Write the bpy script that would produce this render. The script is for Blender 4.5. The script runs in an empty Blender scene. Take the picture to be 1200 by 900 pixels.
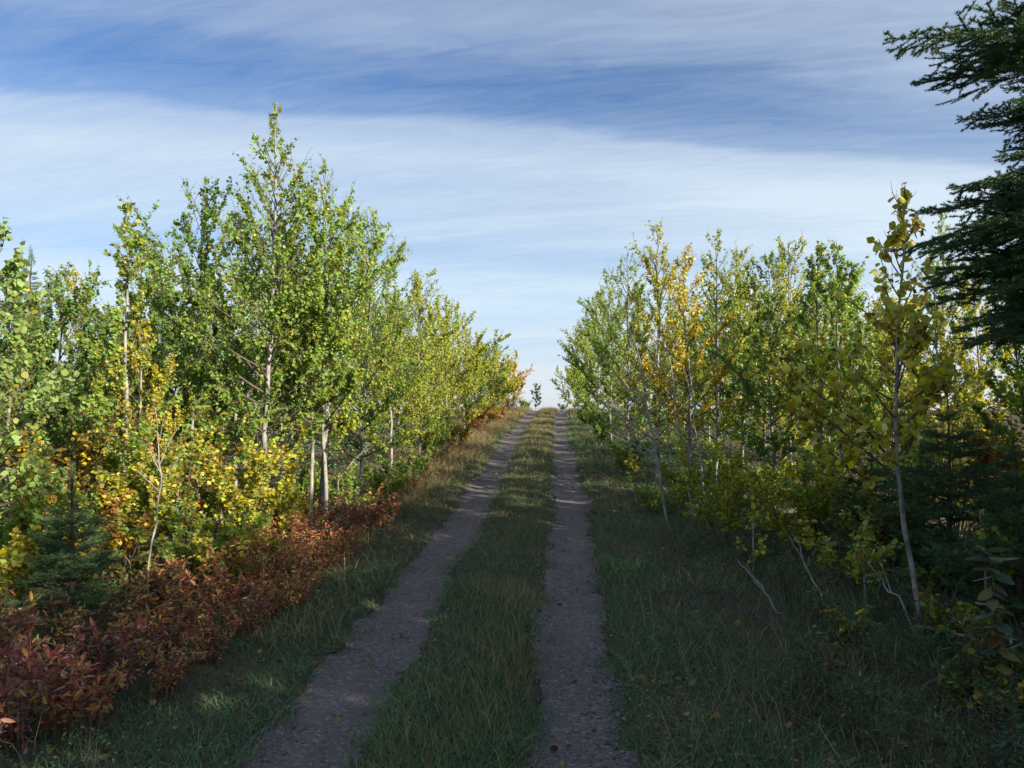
import bpy, math, random
import numpy as np
from mathutils import Vector, Matrix, noise as mnoise

S = bpy.context.scene
C = S.collection
R = math.radians

# ------------------------------------------------------------------ camera
EYE = 1.65
YAW = math.atan(55 / 890)            # the track runs along +Y, the lens looks a little left of it
PITCH = math.atan(40 / 890)
cam_d = bpy.data.cameras.new('camera')
cam = bpy.data.objects.new('camera', cam_d)
C.objects.link(cam)
cam.location = (0, 0, EYE)
cam.rotation_euler = (math.pi / 2 + PITCH, 0, YAW)
cam_d.sensor_width = 36
cam_d.lens = 36 * 890 / 1200
cam_d.clip_start = 0.05
cam_d.clip_end = 20000
S.camera = cam

# ------------------------------------------------------------------ sky and sun
SUN_AZ = R(126)                      # clockwise from +Y, i.e. from the right, a little behind
SUN_EL = R(23)
w = bpy.data.worlds.new('World')
S.world = w
w.use_nodes = True
nt = w.node_tree
nt.nodes.clear()


def nd(t, kind, **kw):
    n = t.nodes.new(kind)
    for k, v in kw.items():
        if k == 'inp':
            for i, val in v.items():
                n.inputs[i].default_value = val
        else:
            setattr(n, k, v)
    return n


def mth(t, op, a, b=None, c=None, clamp=False):
    n = t.nodes.new('ShaderNodeMath')
    n.operation = op
    n.use_clamp = clamp
    for i, x in enumerate((a, b, c)):
        if x is None:
            continue
        if isinstance(x, (int, float)):
            n.inputs[i].default_value = x
        else:
            t.links.new(x, n.inputs[i])
    return n.outputs[0]


def ramp(t, fac, stops, interp='LINEAR'):
    n = t.nodes.new('ShaderNodeValToRGB')
    cr = n.color_ramp
    cr.interpolation = interp
    while len(cr.elements) < len(stops):
        cr.elements.new(0.5)
    for e, (p, c) in zip(cr.elements, stops):
        e.position = p
        e.color = (c, c, c, 1) if isinstance(c, (int, float)) else (*c, 1)
    t.links.new(fac, n.inputs[0])
    return n.outputs[0]


def mixc(t, fac, a, b, mode='MIX'):
    n = t.nodes.new('ShaderNodeMix')
    n.data_type = 'RGBA'
    n.blend_type = mode
    n.clamp_factor = True
    for sock, x in ((n.inputs[0], fac), (n.inputs[6], a), (n.inputs[7], b)):
        if isinstance(x, (int, float)):
            sock.default_value = x
        elif isinstance(x, tuple):
            sock.default_value = (*x, 1)
        else:
            t.links.new(x, sock)
    return n.outputs[2]


SKY_STRENGTH = 0.10
sky = nd(nt, 'ShaderNodeTexSky', sky_type='NISHITA', sun_disc=False, sun_elevation=SUN_EL,
         sun_rotation=SUN_AZ, altitude=300, air_density=1.0, dust_density=0.5, ozone_density=2.2)
tc = nd(nt, 'ShaderNodeTexCoord')
sep = nd(nt, 'ShaderNodeSeparateXYZ')
nt.links.new(tc.outputs['Generated'], sep.inputs[0])
dx, dy, dz = sep.outputs
hyp = mth(nt, 'SQRT', mth(nt, 'ADD', mth(nt, 'MULTIPLY', dx, dx), mth(nt, 'MULTIPLY', dy, dy)))
tanel = mth(nt, 'DIVIDE', dz, mth(nt, 'MAXIMUM', hyp, 0.02))
az = mth(nt, 'ARCTAN2', dx, dy)
zz = mth(nt, 'ADD', mth(nt, 'MAXIMUM', dz, 0.0), 0.10)
px = mth(nt, 'DIVIDE', dx, zz)
py = mth(nt, 'DIVIDE', dy, zz)
# plane coordinates turned so that the wisps run almost across the view
ca, sa = math.cos(R(9)), math.sin(R(9))
cu = mth(nt, 'ADD', mth(nt, 'MULTIPLY', px, ca), mth(nt, 'MULTIPLY', py, -sa))
cv = mth(nt, 'ADD', mth(nt, 'MULTIPLY', px, sa), mth(nt, 'MULTIPLY', py, ca))


def cloud_noise(su, sv, scale, detail, rough, dist=0.0, off=0.0):
    cb = nd(nt, 'ShaderNodeCombineXYZ')
    nt.links.new(mth(nt, 'MULTIPLY', cu, su), cb.inputs[0])
    nt.links.new(mth(nt, 'ADD', mth(nt, 'MULTIPLY', cv, sv), off), cb.inputs[1])
    n = nd(nt, 'ShaderNodeTexNoise', inp={'Scale': scale, 'Detail': detail, 'Roughness': rough, 'Distortion': dist})
    nt.links.new(cb.outputs[0], n.inputs['Vector'])
    return n.outputs['Fac']


n_big = cloud_noise(0.35, 0.8, 0.9, 3, 0.5, 0.3, 3.1)
n_wisp = cloud_noise(0.26, 1.5, 1.7, 8, 0.62, 1.3, 7.7)
n_fine = cloud_noise(0.8, 3.2, 4.0, 8, 0.68, 1.6, 1.3)
# elevation of the cloud bands, tilted with the azimuth and ruffled by the noise
st_a = YAW + R(12)
fwd = mth(nt, 'ABSOLUTE', mth(nt, 'ADD', mth(nt, 'MULTIPLY', dx, -math.sin(st_a)), mth(nt, 'MULTIPLY', dy, math.cos(st_a))))
tb = mth(nt, 'MULTIPLY', mth(nt, 'DIVIDE', dz, mth(nt, 'MAXIMUM', fwd, 0.02)), 0.98)
rough_h = mth(nt, 'MULTIPLY', mth(nt, 'ADD', mth(nt, 'MINIMUM', tb, 1.2), 0.02), 0.26)
tb = mth(nt, 'ADD', tb, mth(nt, 'MULTIPLY', mth(nt, 'SUBTRACT', n_big, 0.5), rough_h))
tb = mth(nt, 'ADD', tb, mth(nt, 'MULTIPLY', mth(nt, 'SUBTRACT', n_wisp, 0.5), mth(nt, 'MULTIPLY', rough_h, 0.7)))
bands = ramp(nt, tb, [
    (0.00, 0.75), (0.034, 0.97), (0.066, 0.97), (0.080, 0.74), (0.098, 0.76), (0.118, 0.92), (0.175, 0.97),
    (0.192, 0.76), (0.212, 0.62), (0.242, 0.78), (0.290, 0.80), (0.335, 0.92), (0.372, 0.72), (0.398, 0.24),
    (0.435, 0.10), (0.475, 0.13), (0.505, 0.34), (0.545, 0.46), (0.62, 0.42), (0.80, 0.50)], 'EASE')
dens = mth(nt, 'ADD', bands, mth(nt, 'MULTIPLY', mth(nt, 'SUBTRACT', n_wisp, 0.5), 0.58))
dens = mth(nt, 'ADD', dens, mth(nt, 'MULTIPLY', mth(nt, 'SUBTRACT', n_fine, 0.5), 0.42))
dens = mth(nt, 'ADD', dens, mth(nt, 'MULTIPLY', mth(nt, 'SUBTRACT', n_big, 0.5), 0.45))
dens = mth(nt, 'ADD', dens, mth(nt, 'MULTIPLY', mth(nt, 'MAXIMUM', mth(nt, 'ADD', dx, -0.02), 0.0), 0.60))
dens = mth(nt, 'MULTIPLY', dens, 0.90, clamp=True)
cloud_c = ramp(nt, tanel, [(0.0, (0.66, 0.68, 0.80)), (0.06, (0.64, 0.69, 0.83)), (0.15, (0.60, 0.72, 0.90)),
                           (0.35, (0.54, 0.64, 0.84)), (0.6, (0.46, 0.54, 0.74)), (1.0, (0.46, 0.54, 0.72))])
cl = nd(nt, 'ShaderNodeMix', data_type='RGBA', blend_type='MULTIPLY')
cl.inputs[0].default_value = 1
nt.links.new(cloud_c, cl.inputs[6])
CLOUD_GAIN = 0.615 / SKY_STRENGTH
cl.inputs[7].default_value = (CLOUD_GAIN * 1.0, CLOUD_GAIN * 1.0, CLOUD_GAIN * .90, 1)
SKY_TINT = (0.44, 0.58, 0.745)
skyc = mixc(nt, 1.0, sky.outputs[0], SKY_TINT, 'MULTIPLY')
fin = mixc(nt, dens, skyc, cl.outputs[2])
bg = nd(nt, 'ShaderNodeBackground', inp={'Strength': SKY_STRENGTH})
nt.links.new(fin, bg.inputs[0])
wo = nd(nt, 'ShaderNodeOutputWorld')
nt.links.new(bg.outputs[0], wo.inputs[0])

sun_d = bpy.data.lights.new('sun', 'SUN')
sun_d.energy = 5.0
sun_d.angle = R(0.5)
sun_d.color = (1.0, 0.89, 0.72)
sun = bpy.data.objects.new('sun', sun_d)
C.objects.link(sun)
sd = Vector((math.sin(SUN_AZ) * math.cos(SUN_EL), math.cos(SUN_AZ) * math.cos(SUN_EL), math.sin(SUN_EL)))
sun.rotation_euler = sd.to_track_quat('Z', 'Y').to_euler()
sun.location = sd * 50

S.view_settings.view_transform = 'Standard'
S.view_settings.look = 'None'
S.view_settings.gamma = 1
S.view_settings.exposure = 1.0
S.cycles.max_bounces = 8
S.cycles.diffuse_bounces = 6
S.cycles.glossy_bounces = 2
S.cycles.transmission_bounces = 7
S.cycles.caustics_reflective = False
S.cycles.caustics_refractive = False
S.cycles.sample_clamp_indirect = 4

# ------------------------------------------------------------------ place maths
TL, TR = -1.10, 0.10                  # centres of the two wheel tracks
SLOPE = 55 / 890


def bend(y):
    return 0.05 * math.sin(y * 0.23) * min(1, max(0, y - 4) / 10)


def g(x, y):
    """height of the ground"""
    yy = max(-6.0, y)
    if yy < 31:
        z = SLOPE * yy
    elif yy < 37:
        z = SLOPE * yy - 0.010 * (yy - 31) ** 2
    else:
        z = SLOPE * 37 - 0.36 - 0.058 * (min(yy, 140) - 37)
    if y < 60:
        b = bend(y)
        rut = math.exp(-((x - TL - b) / 0.27) ** 4) + math.exp(-((x - TR - b) / 0.26) ** 4)
        z -= 0.045 * rut
        side = min(1, max(0, (abs(x + 0.5) - 1.1) / 1.6))
        z += side * (0.10 * mnoise.noise(Vector((x * 0.5, y * 0.5, 3.3))) + 0.05 * mnoise.noise(Vector((x * 1.7, y * 1.7, 1.3))))
        z += 0.012 * mnoise.noise(Vector((x * 3, y * 3, 8.0))) * (1 - rut)
    return z


CY, SY = math.cos(YAW), math.sin(YAW)


def at(u, d):
    """ground point that lies d metres ahead on the column u of the 1200 px wide photograph"""
    l = d * (u - 600) / 890
    return (-SY * d + CY * l, CY * d + SY * l)


def ztop(v, d):
    return EYE + d * (490 - v) / 890


# ------------------------------------------------------------------ mesh helpers
def np_mesh(name, V, F, mat=None, smooth=False):
    V = np.asarray(V, dtype=np.float32).reshape(-1, 3)
    me = bpy.data.meshes.new(name)
    F = np.asarray(F, dtype=np.int32)
    k = F.shape[1]
    me.vertices.add(len(V))
    me.vertices.foreach_set('co', V.ravel())
    me.loops.add(F.size)
    me.loops.foreach_set('vertex_index', F.ravel())
    me.polygons.add(len(F))
    me.polygons.foreach_set('loop_start', np.arange(0, F.size, k, dtype=np.int32))
    me.polygons.foreach_set('loop_total', np.full(len(F), k, dtype=np.int32))
    if smooth:
        me.polygons.foreach_set('use_smooth', np.ones(len(F), dtype=bool))
    me.update(calc_edges=True)
    me.validate()
    if mat:
        me.materials.append(mat)
    return me


class Tubes:
    def __init__(s):
        s.v, s.f, s.n = [], [], 0

    def add(s, pts, rad, sides=5):
        P = np.asarray(pts, dtype=float)
        n = len(P)
        T = np.gradient(P, axis=0)
        T /= np.linalg.norm(T, axis=1)[:, None] + 1e-9
        ref = np.array([0.31, 0.95, 0.05])
        if abs(T[0] @ ref) > 0.9:
            ref = np.array([0.95, -0.3, 0.1])
        A = np.cross(T, ref)
        A /= np.linalg.norm(A, axis=1)[:, None] + 1e-9
        B = np.cross(T, A)
        an = np.arange(sides) * 2 * math.pi / sides
        rad = np.broadcast_to(np.asarray(rad, dtype=float), (n,))
        V = P[:, None, :] + rad[:, None, None] * (np.cos(an)[None, :, None] * A[:, None, :] + np.sin(an)[None, :, None] * B[:, None, :])
        s.v.append(V.reshape(-1, 3))
        i, j = np.meshgrid(np.arange(n - 1), np.arange(sides), indexing='ij')
        i, j = i.ravel(), j.ravel()
        j2 = (j + 1) % sides
        s.f.append(np.stack([i * sides + j, i * sides + j2, (i + 1) * sides + j2, (i + 1) * sides + j], 1) + s.n)
        s.n += n * sides

    def mesh(s, name, mat):
        return np_mesh(name, np.concatenate(s.v), np.concatenate(s.f), mat, True)


def obj(name, me, parent=None, **props):
    o = bpy.data.objects.new(name, me)
    C.objects.link(o)
    if parent:
        o.parent = parent
    for k, v in props.items():
        o[k] = v
    return o


def thing(name, label, cat, loc=(0, 0, 0), rz=0.0, group=None):
    o = bpy.data.objects.new(name, None)
    C.objects.link(o)
    o.empty_display_size = 0.1
    o.location = loc
    o.rotation_euler = (0, 0, rz)
    o['label'] = label
    o['category'] = cat
    if group:
        o['group'] = group
    return o


def dup(root, loc, rz, sc=1.0, label=None, group=None, tint=None, tilt=(0, 0)):
    r = root.copy()
    C.objects.link(r)
    r.location = loc
    r.rotation_euler = (tilt[0], tilt[1], rz)
    r.scale = (sc, sc, sc) if isinstance(sc, (int, float)) else sc
    if label:
        r['label'] = label
    if group:
        r['group'] = group
    for ch in kids(root):
        c = ch.copy()
        C.objects.link(c)
        c.parent = r
        if tint and ch.get('leafy'):
            c.color = tint
        for gch in kids(ch):
            d = gch.copy()
            C.objects.link(d)
            d.parent = c
            if tint and gch.get('leafy'):
                d.color = tint
    return r


KIDS = {}


def kids(o):
    if o.name not in KIDS:
        KIDS[o.name] = list(o.children)
    return KIDS[o.name]


def unit(a):
    return a / (np.linalg.norm(a, axis=-1, keepdims=True) + 1e-9)


# leaf outlines: (x across, y along, z fold)
T_ASPEN = np.array([(0, 0, 0), (.36, .16, .05), (.46, .52, .09), (0, 1.0, 0), (-.46, .52, .09), (-.36, .16, .05)], float)
T_LANCE = np.array([(0, 0, 0), (.15, .28, .05), (.13, .62, .04), (0, 1.0, -.10), (-.13, .62, .04), (-.15, .28, .05)], float)
T_OVATE = np.array([(0, 0, 0), (.27, .22, .07), (.26, .60, .06), (0, 1.0, -.06), (-.26, .60, .06), (-.27, .22, .07)], float)
T_KITE = np.array([(0, 0, 0), (.44, .48, .08), (0, 1.0, 0), (-.44, .48, .08)], float)
T_BLADE = np.array([(0, 0, 0), (.22, .42, .06), (0, 1.0, -.05), (-.22, .42, .06)], float)
F_LEAF = np.array([(0, 1, 2, 3), (0, 3, 4, 5)])
F_KITE = np.array([(0, 1, 2), (0, 2, 3)])


def leaf_arrays(rng, P, axis, nrm, size, tmpl):
    n = len(P)
    nrm = unit(nrm)
    axis = unit(axis - nrm * np.sum(axis * nrm, 1)[:, None])
    side = np.cross(axis, nrm)
    wob = rng.uniform(0.85, 1.15, (n, 1))
    fold = rng.uniform(-0.6, 2.2, (n, 1))
    sz = size[:, None]
    V = (P[:, None, :] + side[:, None, :] * (tmpl[None, :, 0:1] * (sz * wob)[:, None, :])
         + axis[:, None, :] * (tmpl[None, :, 1:2] * sz[:, None, :])
         + nrm[:, None, :] * (tmpl[None, :, 2:3] * (sz * fold)[:, None, :]))
    FT = F_KITE if len(tmpl) == 4 else F_LEAF
    F = (np.arange(n)[:, None, None] * len(tmpl) + FT[None]).reshape(-1, FT.shape[1])
    return V.reshape(-1, 3), F


# ------------------------------------------------------------------ materials
def new_mat(name):
    m = bpy.data.materials.new(name)
    m.use_nodes = True
    m.node_tree.nodes.clear()
    return m, m.node_tree


def finish(m, t, sh):
    o = nd(t, 'ShaderNodeOutputMaterial')
    t.links.new(sh, o.inputs[0])
    return m


def leaf_material(name, second, spread=1.0, trans=0.45, gloss=0.012, rough=0.6, third=(0.20, 0.10, 0.03), third_from=0.955):
    """colour from the object's own colour; its alpha is the share of leaves that have turned"""
    m, t = new_mat(name)
    oi = nd(t, 'ShaderNodeObjectInfo')
    ge = nd(t, 'ShaderNodeNewGeometry')
    rnd = mth(t, 'FRACT', mth(t, 'ADD', ge.outputs['Random Per Island'], oi.outputs['Random']))
    r2 = mth(t, 'FRACT', mth(t, 'MULTIPLY', rnd, 17.31))
    r3 = mth(t, 'FRACT', mth(t, 'MULTIPLY', rnd, 53.77))
    no = nd(t, 'ShaderNodeTexNoise', inp={'Scale': 2.6, 'Detail': 2.0})
    t.links.new(ge.outputs['Position'], no.inputs['Vector'])
    thr = mth(t, 'ADD', mth(t, 'MULTIPLY', rnd, 0.80), mth(t, 'MULTIPLY', mth(t, 'SUBTRACT', no.outputs['Fac'], 0.40), 0.8))
    turned = mth(t, 'MULTIPLY', mth(t, 'SUBTRACT', mth(t, 'ADD', oi.outputs['Alpha'], 0.05), thr), 6.0, clamp=True)
    c = mixc(t, turned, oi.outputs['Color'], second)
    brown = mth(t, 'GREATER_THAN', r3, third_from)
    c = mixc(t, mth(t, 'MULTIPLY', brown, 0.8), c, third)
    hs = nd(t, 'ShaderNodeHueSaturation')
    t.links.new(mth(t, 'ADD', mth(t, 'MULTIPLY', mth(t, 'SUBTRACT', r2, 0.5), 0.05 * spread), 0.5), hs.inputs['Hue'])
    t.links.new(mth(t, 'ADD', mth(t, 'MULTIPLY', r3, 0.3), 0.80), hs.inputs['Saturation'])
    t.links.new(mth(t, 'ADD', mth(t, 'MULTIPLY', r2, 0.75 * spread), 0.62), hs.inputs['Value'])
    t.links.new(c, hs.inputs['Color'])
    df = nd(t, 'ShaderNodeBsdfDiffuse')
    tr = nd(t, 'ShaderNodeBsdfTranslucent')
    t.links.new(hs.outputs[0], df.inputs[0])
    tcol = mixc(t, 1.0, hs.outputs[0], (1.25, 1.25, 0.6), 'MULTIPLY')
    t.links.new(tcol, tr.inputs[0])
    mx = nd(t, 'ShaderNodeMixShader', inp={0: trans})
    t.links.new(df.outputs[0], mx.inputs[1])
    t.links.new(tr.outputs[0], mx.inputs[2])
    gl = nd(t, 'ShaderNodeBsdfGlossy', inp={'Roughness': rough, 'Color': (1, 1, 1, 1)})
    fr = nd(t, 'ShaderNodeFresnel', inp={'IOR': 1.42})
    m2 = nd(t, 'ShaderNodeMixShader')
    t.links.new(mth(t, 'MULTIPLY', fr.outputs[0], gloss * 10), m2.inputs[0])
    t.links.new(mx.outputs[0], m2.inputs[1])
    t.links.new(gl.outputs[0], m2.inputs[2])
    return finish(m, t, m2.outputs[0])


def plain_material(name, stops, scale=6.0, rough=0.9, bump=0.0, stretch=(1, 1, 1), island=False, spec=0.2, detail=6):
    m, t = new_mat(name)
    ge = nd(t, 'ShaderNodeNewGeometry')
    mp = nd(t, 'ShaderNodeMapping')
    mp.inputs['Scale'].default_value = stretch
    t.links.new(ge.outputs['Position'], mp.inputs[0])
    no = nd(t, 'ShaderNodeTexNoise', inp={'Scale': scale, 'Detail': detail, 'Roughness': 0.62})
    t.links.new(mp.outputs[0], no.inputs['Vector'])
    fac = no.outputs['Fac']
    if island:
        fac = mth(t, 'ADD', mth(t, 'MULTIPLY', ge.outputs['Random Per Island'], 0.65), mth(t, 'MULTIPLY', fac, 0.4))
    c = ramp(t, fac, stops)
    p = nd(t, 'ShaderNodeBsdfPrincipled', inp={'Roughness': rough, 'Specular IOR Level': spec})
    t.links.new(c, p.inputs['Base Color'])
    if bump:
        b = nd(t, 'ShaderNodeBump', inp={'Strength': bump, 'Distance': 0.02})
        t.links.new(no.outputs['Fac'], b.inputs['Height'])
        t.links.new(b.outputs[0], p.inputs['Normal'])
    return finish(m, t, p.outputs[0])


M_LEAF = leaf_material('autumn_leaf', (0.62, 0.49, 0.045))
M_RLEAF = leaf_material('red_leaf', (0.36, 0.16, 0.04), spread=1.7, trans=0.35, gloss=0.03, rough=0.6, third=(0.11, 0.16, 0.045), third_from=0.90)
M_NEEDLE = plain_material('spruce_needles', [(0.2, (0.043, 0.098, 0.043)), (0.55, (0.088, 0.172, 0.067)), (0.8, (0.164, 0.256, 0.086))], 9.0, 0.55, island=True, spec=0.35)
M_BARK = plain_material('aspen_bark', [(0.25, (0.05, 0.045, 0.04)), (0.42, (0.18, 0.17, 0.15)), (0.6, (0.36, 0.35, 0.32)), (0.8, (0.26, 0.25, 0.22))], 14.0, 0.8, 0.4, (1, 1, 0.55))
M_TWIG = plain_material('grey_brown_twig', [(0.3, (0.07, 0.055, 0.04)), (0.7, (0.17, 0.14, 0.11))], 10.0, 0.85)
M_DEAD = plain_material('bleached_deadwood', [(0.25, (0.168, 0.151, 0.130)), (0.55, (0.345, 0.316, 0.285)), (0.8, (0.535, 0.504, 0.458))], 16.0, 0.85, 0.3, (1, 1, .4))
M_SBARK = plain_material('spruce_bark', [(0.3, (0.05, 0.04, 0.032)), (0.7, (0.13, 0.10, 0.08))], 20.0, 0.95, 0.6)
M_RSTEM = plain_material('red_brown_stem', [(0.3, (0.09, 0.035, 0.025)), (0.7, (0.17, 0.07, 0.045))], 10.0, 0.8)
M_STONE = plain_material('track_stone', [(0.1, (0.069, 0.057, 0.059)), (0.5, (0.150, 0.125, 0.125)), (0.85, (0.250, 0.219, 0.215)), (1.0, (0.525, 0.488, 0.463))], 12.0, 0.9, island=True)
M_GRASS = plain_material('green_grass', [(0.1, (0.036, 0.113, 0.048)), (0.5, (0.073, 0.181, 0.069)), (0.78, (0.151, 0.212, 0.085)), (0.97, (0.403, 0.343, 0.181))], 0.9, 0.7, island=True, spec=0.25, detail=2)
M_STRAW = plain_material('dry_grass', [(0.1, (0.098, 0.081, 0.039)), (0.5, (0.211, 0.159, 0.077)), (0.9, (0.455, 0.341, 0.179))], 0.9, 0.8, island=True, detail=2)
M_HERB = plain_material('low_herbs', [(0.1, (0.037, 0.105, 0.048)), (0.55, (0.084, 0.184, 0.072)), (0.85, (0.168, 0.224, 0.078)), (1.0, (0.355, 0.168, 0.075))], 1.2, 0.6, island=True, spec=0.3, detail=2)
M_LITTER = plain_material('fallen_leaves', [(0.1, (0.09, 0.045, 0.02)), (0.5, (0.20, 0.11, 0.04)), (0.9, (0.36, 0.23, 0.05))], 3.0, 0.8, island=True, detail=2)


def ground_material():
    m, t = new_mat('soil_and_moss')
    ge = nd(t, 'ShaderNodeNewGeometry')
    n1 = nd(t, 'ShaderNodeTexNoise', inp={'Scale': 1.4, 'Detail': 8.0, 'Roughness': 0.65})
    n2 = nd(t, 'ShaderNodeTexNoise', inp={'Scale': 40.0, 'Detail': 6.0, 'Roughness': 0.7})
    for n in (n1, n2):
        t.links.new(ge.outputs['Position'], n.inputs['Vector'])
    c = ramp(t, n1.outputs['Fac'], [(0.3, (0.065, 0.054, 0.042)), (0.5, (0.072, 0.076, 0.043)), (0.7, (0.126, 0.101, 0.072))])
    c = mixc(t, 0.55, c, ramp(t, n2.outputs['Fac'], [(0.3, (0.036, 0.031, 0.023)), (0.7, (0.154, 0.122, 0.090))]))
    p = nd(t, 'ShaderNodeBsdfPrincipled', inp={'Roughness': 0.95, 'Specular IOR Level': 0.1})
    t.links.new(c, p.inputs['Base Color'])
    b = nd(t, 'ShaderNodeBump', inp={'Strength': 0.8, 'Distance': 0.03})
    t.links.new(n2.outputs['Fac'], b.inputs['Height'])
    t.links.new(b.outputs[0], p.inputs['Normal'])
    return finish(m, t, p.outputs[0])


def track_material():
    m, t = new_mat('crushed_stone_track')
    ge = nd(t, 'ShaderNodeNewGeometry')
    n1 = nd(t, 'ShaderNodeTexNoise', inp={'Scale': 1.6, 'Detail': 8.0, 'Roughness': 0.7})
    n2 = nd(t, 'ShaderNodeTexNoise', inp={'Scale': 70.0, 'Detail': 5.0, 'Roughness': 0.7})
    v1 = nd(t, 'ShaderNodeTexVoronoi', feature='F1', inp={'Scale': 62.0})
    v2 = nd(t, 'ShaderNodeTexVoronoi', feature='F1', inp={'Scale': 150.0})
    for n in (n1, n2, v1, v2):
        t.links.new(ge.outputs['Position'], n.inputs['Vector'])
    base = ramp(t, n1.outputs['Fac'], [(0.3, (0.112, 0.092, 0.096)), (0.55, (0.151, 0.128, 0.132)), (0.75, (0.198, 0.169, 0.169))])
    sv = nd(t, 'ShaderNodeSeparateXYZ')
    t.links.new(v1.outputs['Color'], sv.inputs[0])
    pe = ramp(t, sv.outputs[0], [(0.0, (0.071, 0.064, 0.064)), (0.5, (0.155, 0.134, 0.137)), (0.86, (0.254, 0.222, 0.219)), (0.97, (0.540, 0.466, 0.424))])
    mp = nd(t, 'ShaderNodeMapping')
    mp.inputs['Scale'].default_value = (9.0, 0.45, 1.0)
    t.links.new(ge.outputs['Position'], mp.inputs[0])
    n3 = nd(t, 'ShaderNodeTexNoise', inp={'Scale': 1.0, 'Detail': 4.0, 'Roughness': 0.6})
    t.links.new(mp.outputs[0], n3.inputs['Vector'])
    base = mixc(t, 1.0, base, ramp(t, n3.outputs['Fac'], [(0.32, (0.68, 0.66, 0.66)), (0.5, (1.0, 0.98, 0.96)), (0.68, (1.30, 1.25, 1.20))]), 'MULTIPLY')
    c = mixc(t, 0.45, base, pe)
    c = mixc(t, 0.35, c, ramp(t, n2.outputs['Fac'], [(0.3, (0.067, 0.052, 0.049)), (0.7, (0.262, 0.210, 0.195))]))
    p = nd(t, 'ShaderNodeBsdfPrincipled', inp={'Roughness': 0.92, 'Specular IOR Level': 0.2})
    t.links.new(c, p.inputs['Base Color'])
    h = mth(t, 'ADD', mth(t, 'MULTIPLY', v1.outputs['Distance'], -1.0), mth(t, 'MULTIPLY', v2.outputs['Distance'], -0.4))
    h = mth(t, 'ADD', h, mth(t, 'MULTIPLY', n2.outputs['Fac'], 0.5))
    b = nd(t, 'ShaderNodeBump', inp={'Strength': 0.9, 'Distance': 0.012})
    t.links.new(h, b.inputs['Height'])
    t.links.new(b.outputs[0], p.inputs['Normal'])
    return finish(m, t, p.outputs[0])


# ------------------------------------------------------------------ ground and tracks
def axis_steps(parts):
    out = []
    for a, b, s in parts:
        out += list(np.arange(a, b - 1e-6, s))
    return out + [parts[-1][1]]


xs = axis_steps([(-4000, -400, 900), (-400, -40, 60), (-40, -12, 4), (-12, -4, .5), (-4, -1.6, .15), (-1.6, .6, .07), (.6, 4, .15), (4, 12, .5), (12, 40, 4), (40, 400, 60), (400, 4000, 900)])
ys = axis_steps([(-4000, -400, 900), (-400, -40, 60), (-40, -6, 4), (-6, 2, .5), (2, 14, .12), (14, 44, .3), (44, 80, 3), (80, 400, 40), (400, 5000, 500)])
V = [(x, y, g(x, y)) for y in ys for x in xs]
nx = len(xs)
ii, jj = np.meshgrid(np.arange(len(ys) - 1), np.arange(nx - 1), indexing='ij')
ii, jj = ii.ravel(), jj.ravel()
obj('ground', np_mesh('ground', V, np.stack([ii * nx + jj, ii * nx + jj + 1, (ii + 1) * nx + jj + 1, (ii + 1) * nx + jj], 1), ground_material(), True), kind='structure')

M_TRACK = track_material()


def track_half(xc, y, side):
    w = 0.235 if xc < -0.5 else 0.215
    n = 0.07 * mnoise.noise(Vector((y * 0.55, side * 9.1 + xc, 0.4))) + 0.075 * mnoise.noise(Vector((y * 1.9, side * 5.7 + xc, 4.4))) + 0.04 * mnoise.noise(Vector((y * 9, side * 3.3 + xc, 2.4)))
    return w + n


def track(xc):
    V, rows = [], axis_steps([(-4, 2, .4), (2, 14, .06), (14, 46, .2)])
    K = 11
    for y in rows:
        b = bend(y)
        l, r = track_half(xc, y, -1), track_half(xc, y, 1)
        for k in range(K):
            f = -l + (l + r) * k / (K - 1)
            x = xc + b + f
            edge = min(k, K - 1 - k)
            z = g(x, y) + (0.002 if edge == 0 else 0.010) + 0.006 * mnoise.noise(Vector((x * 7, y * 7, 2))) + 0.009 * mnoise.noise(Vector((x * 2.2, y * 3.4, 5)))
            V.append((x, y, z))
    a, b_ = np.meshgrid(np.arange(len(rows) - 1), np.arange(K - 1), indexing='ij')
    a, b_ = a.ravel(), b_.ravel()
    F = np.stack([a * K + b_, a * K + b_ + 1, (a + 1) * K + b_ + 1, (a + 1) * K + b_], 1)
    obj('wheel_track', np_mesh('wheel_track', V, F, M_TRACK, True), kind='structure')


track(TL)
track(TR)

# loose crushed stone lying on the tracks
rng = np.random.default_rng(5)
OCT = np.array([(1, 0, 0), (-1, 0, 0), (0, 1, 0), (0, -1, 0), (0, 0, .7), (0, 0, -.5)], float)
OCTF = np.array([(0, 2, 4), (2, 1, 4), (1, 3, 4), (3, 0, 4), (2, 0, 5), (1, 2, 5), (3, 1, 5), (0, 3, 5)])


def stones_mesh(name, P, r):
    n = len(P)
    a = rng.uniform(0, 6.28, n)
    V = OCT[None] * rng.uniform(.55, 1.3, (n, 6, 1)) * r[:, None, None]
    c, s = np.cos(a)[:, None], np.sin(a)[:, None]
    V = np.stack([V[..., 0] * c - V[..., 1] * s, V[..., 0] * s + V[..., 1] * c, V[..., 2]], -1) + P[:, None, :]
    return np_mesh(name, V.reshape(-1, 3), (np.arange(n)[:, None, None] * 6 + OCTF[None]).reshape(-1, 3), M_STONE)


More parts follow.
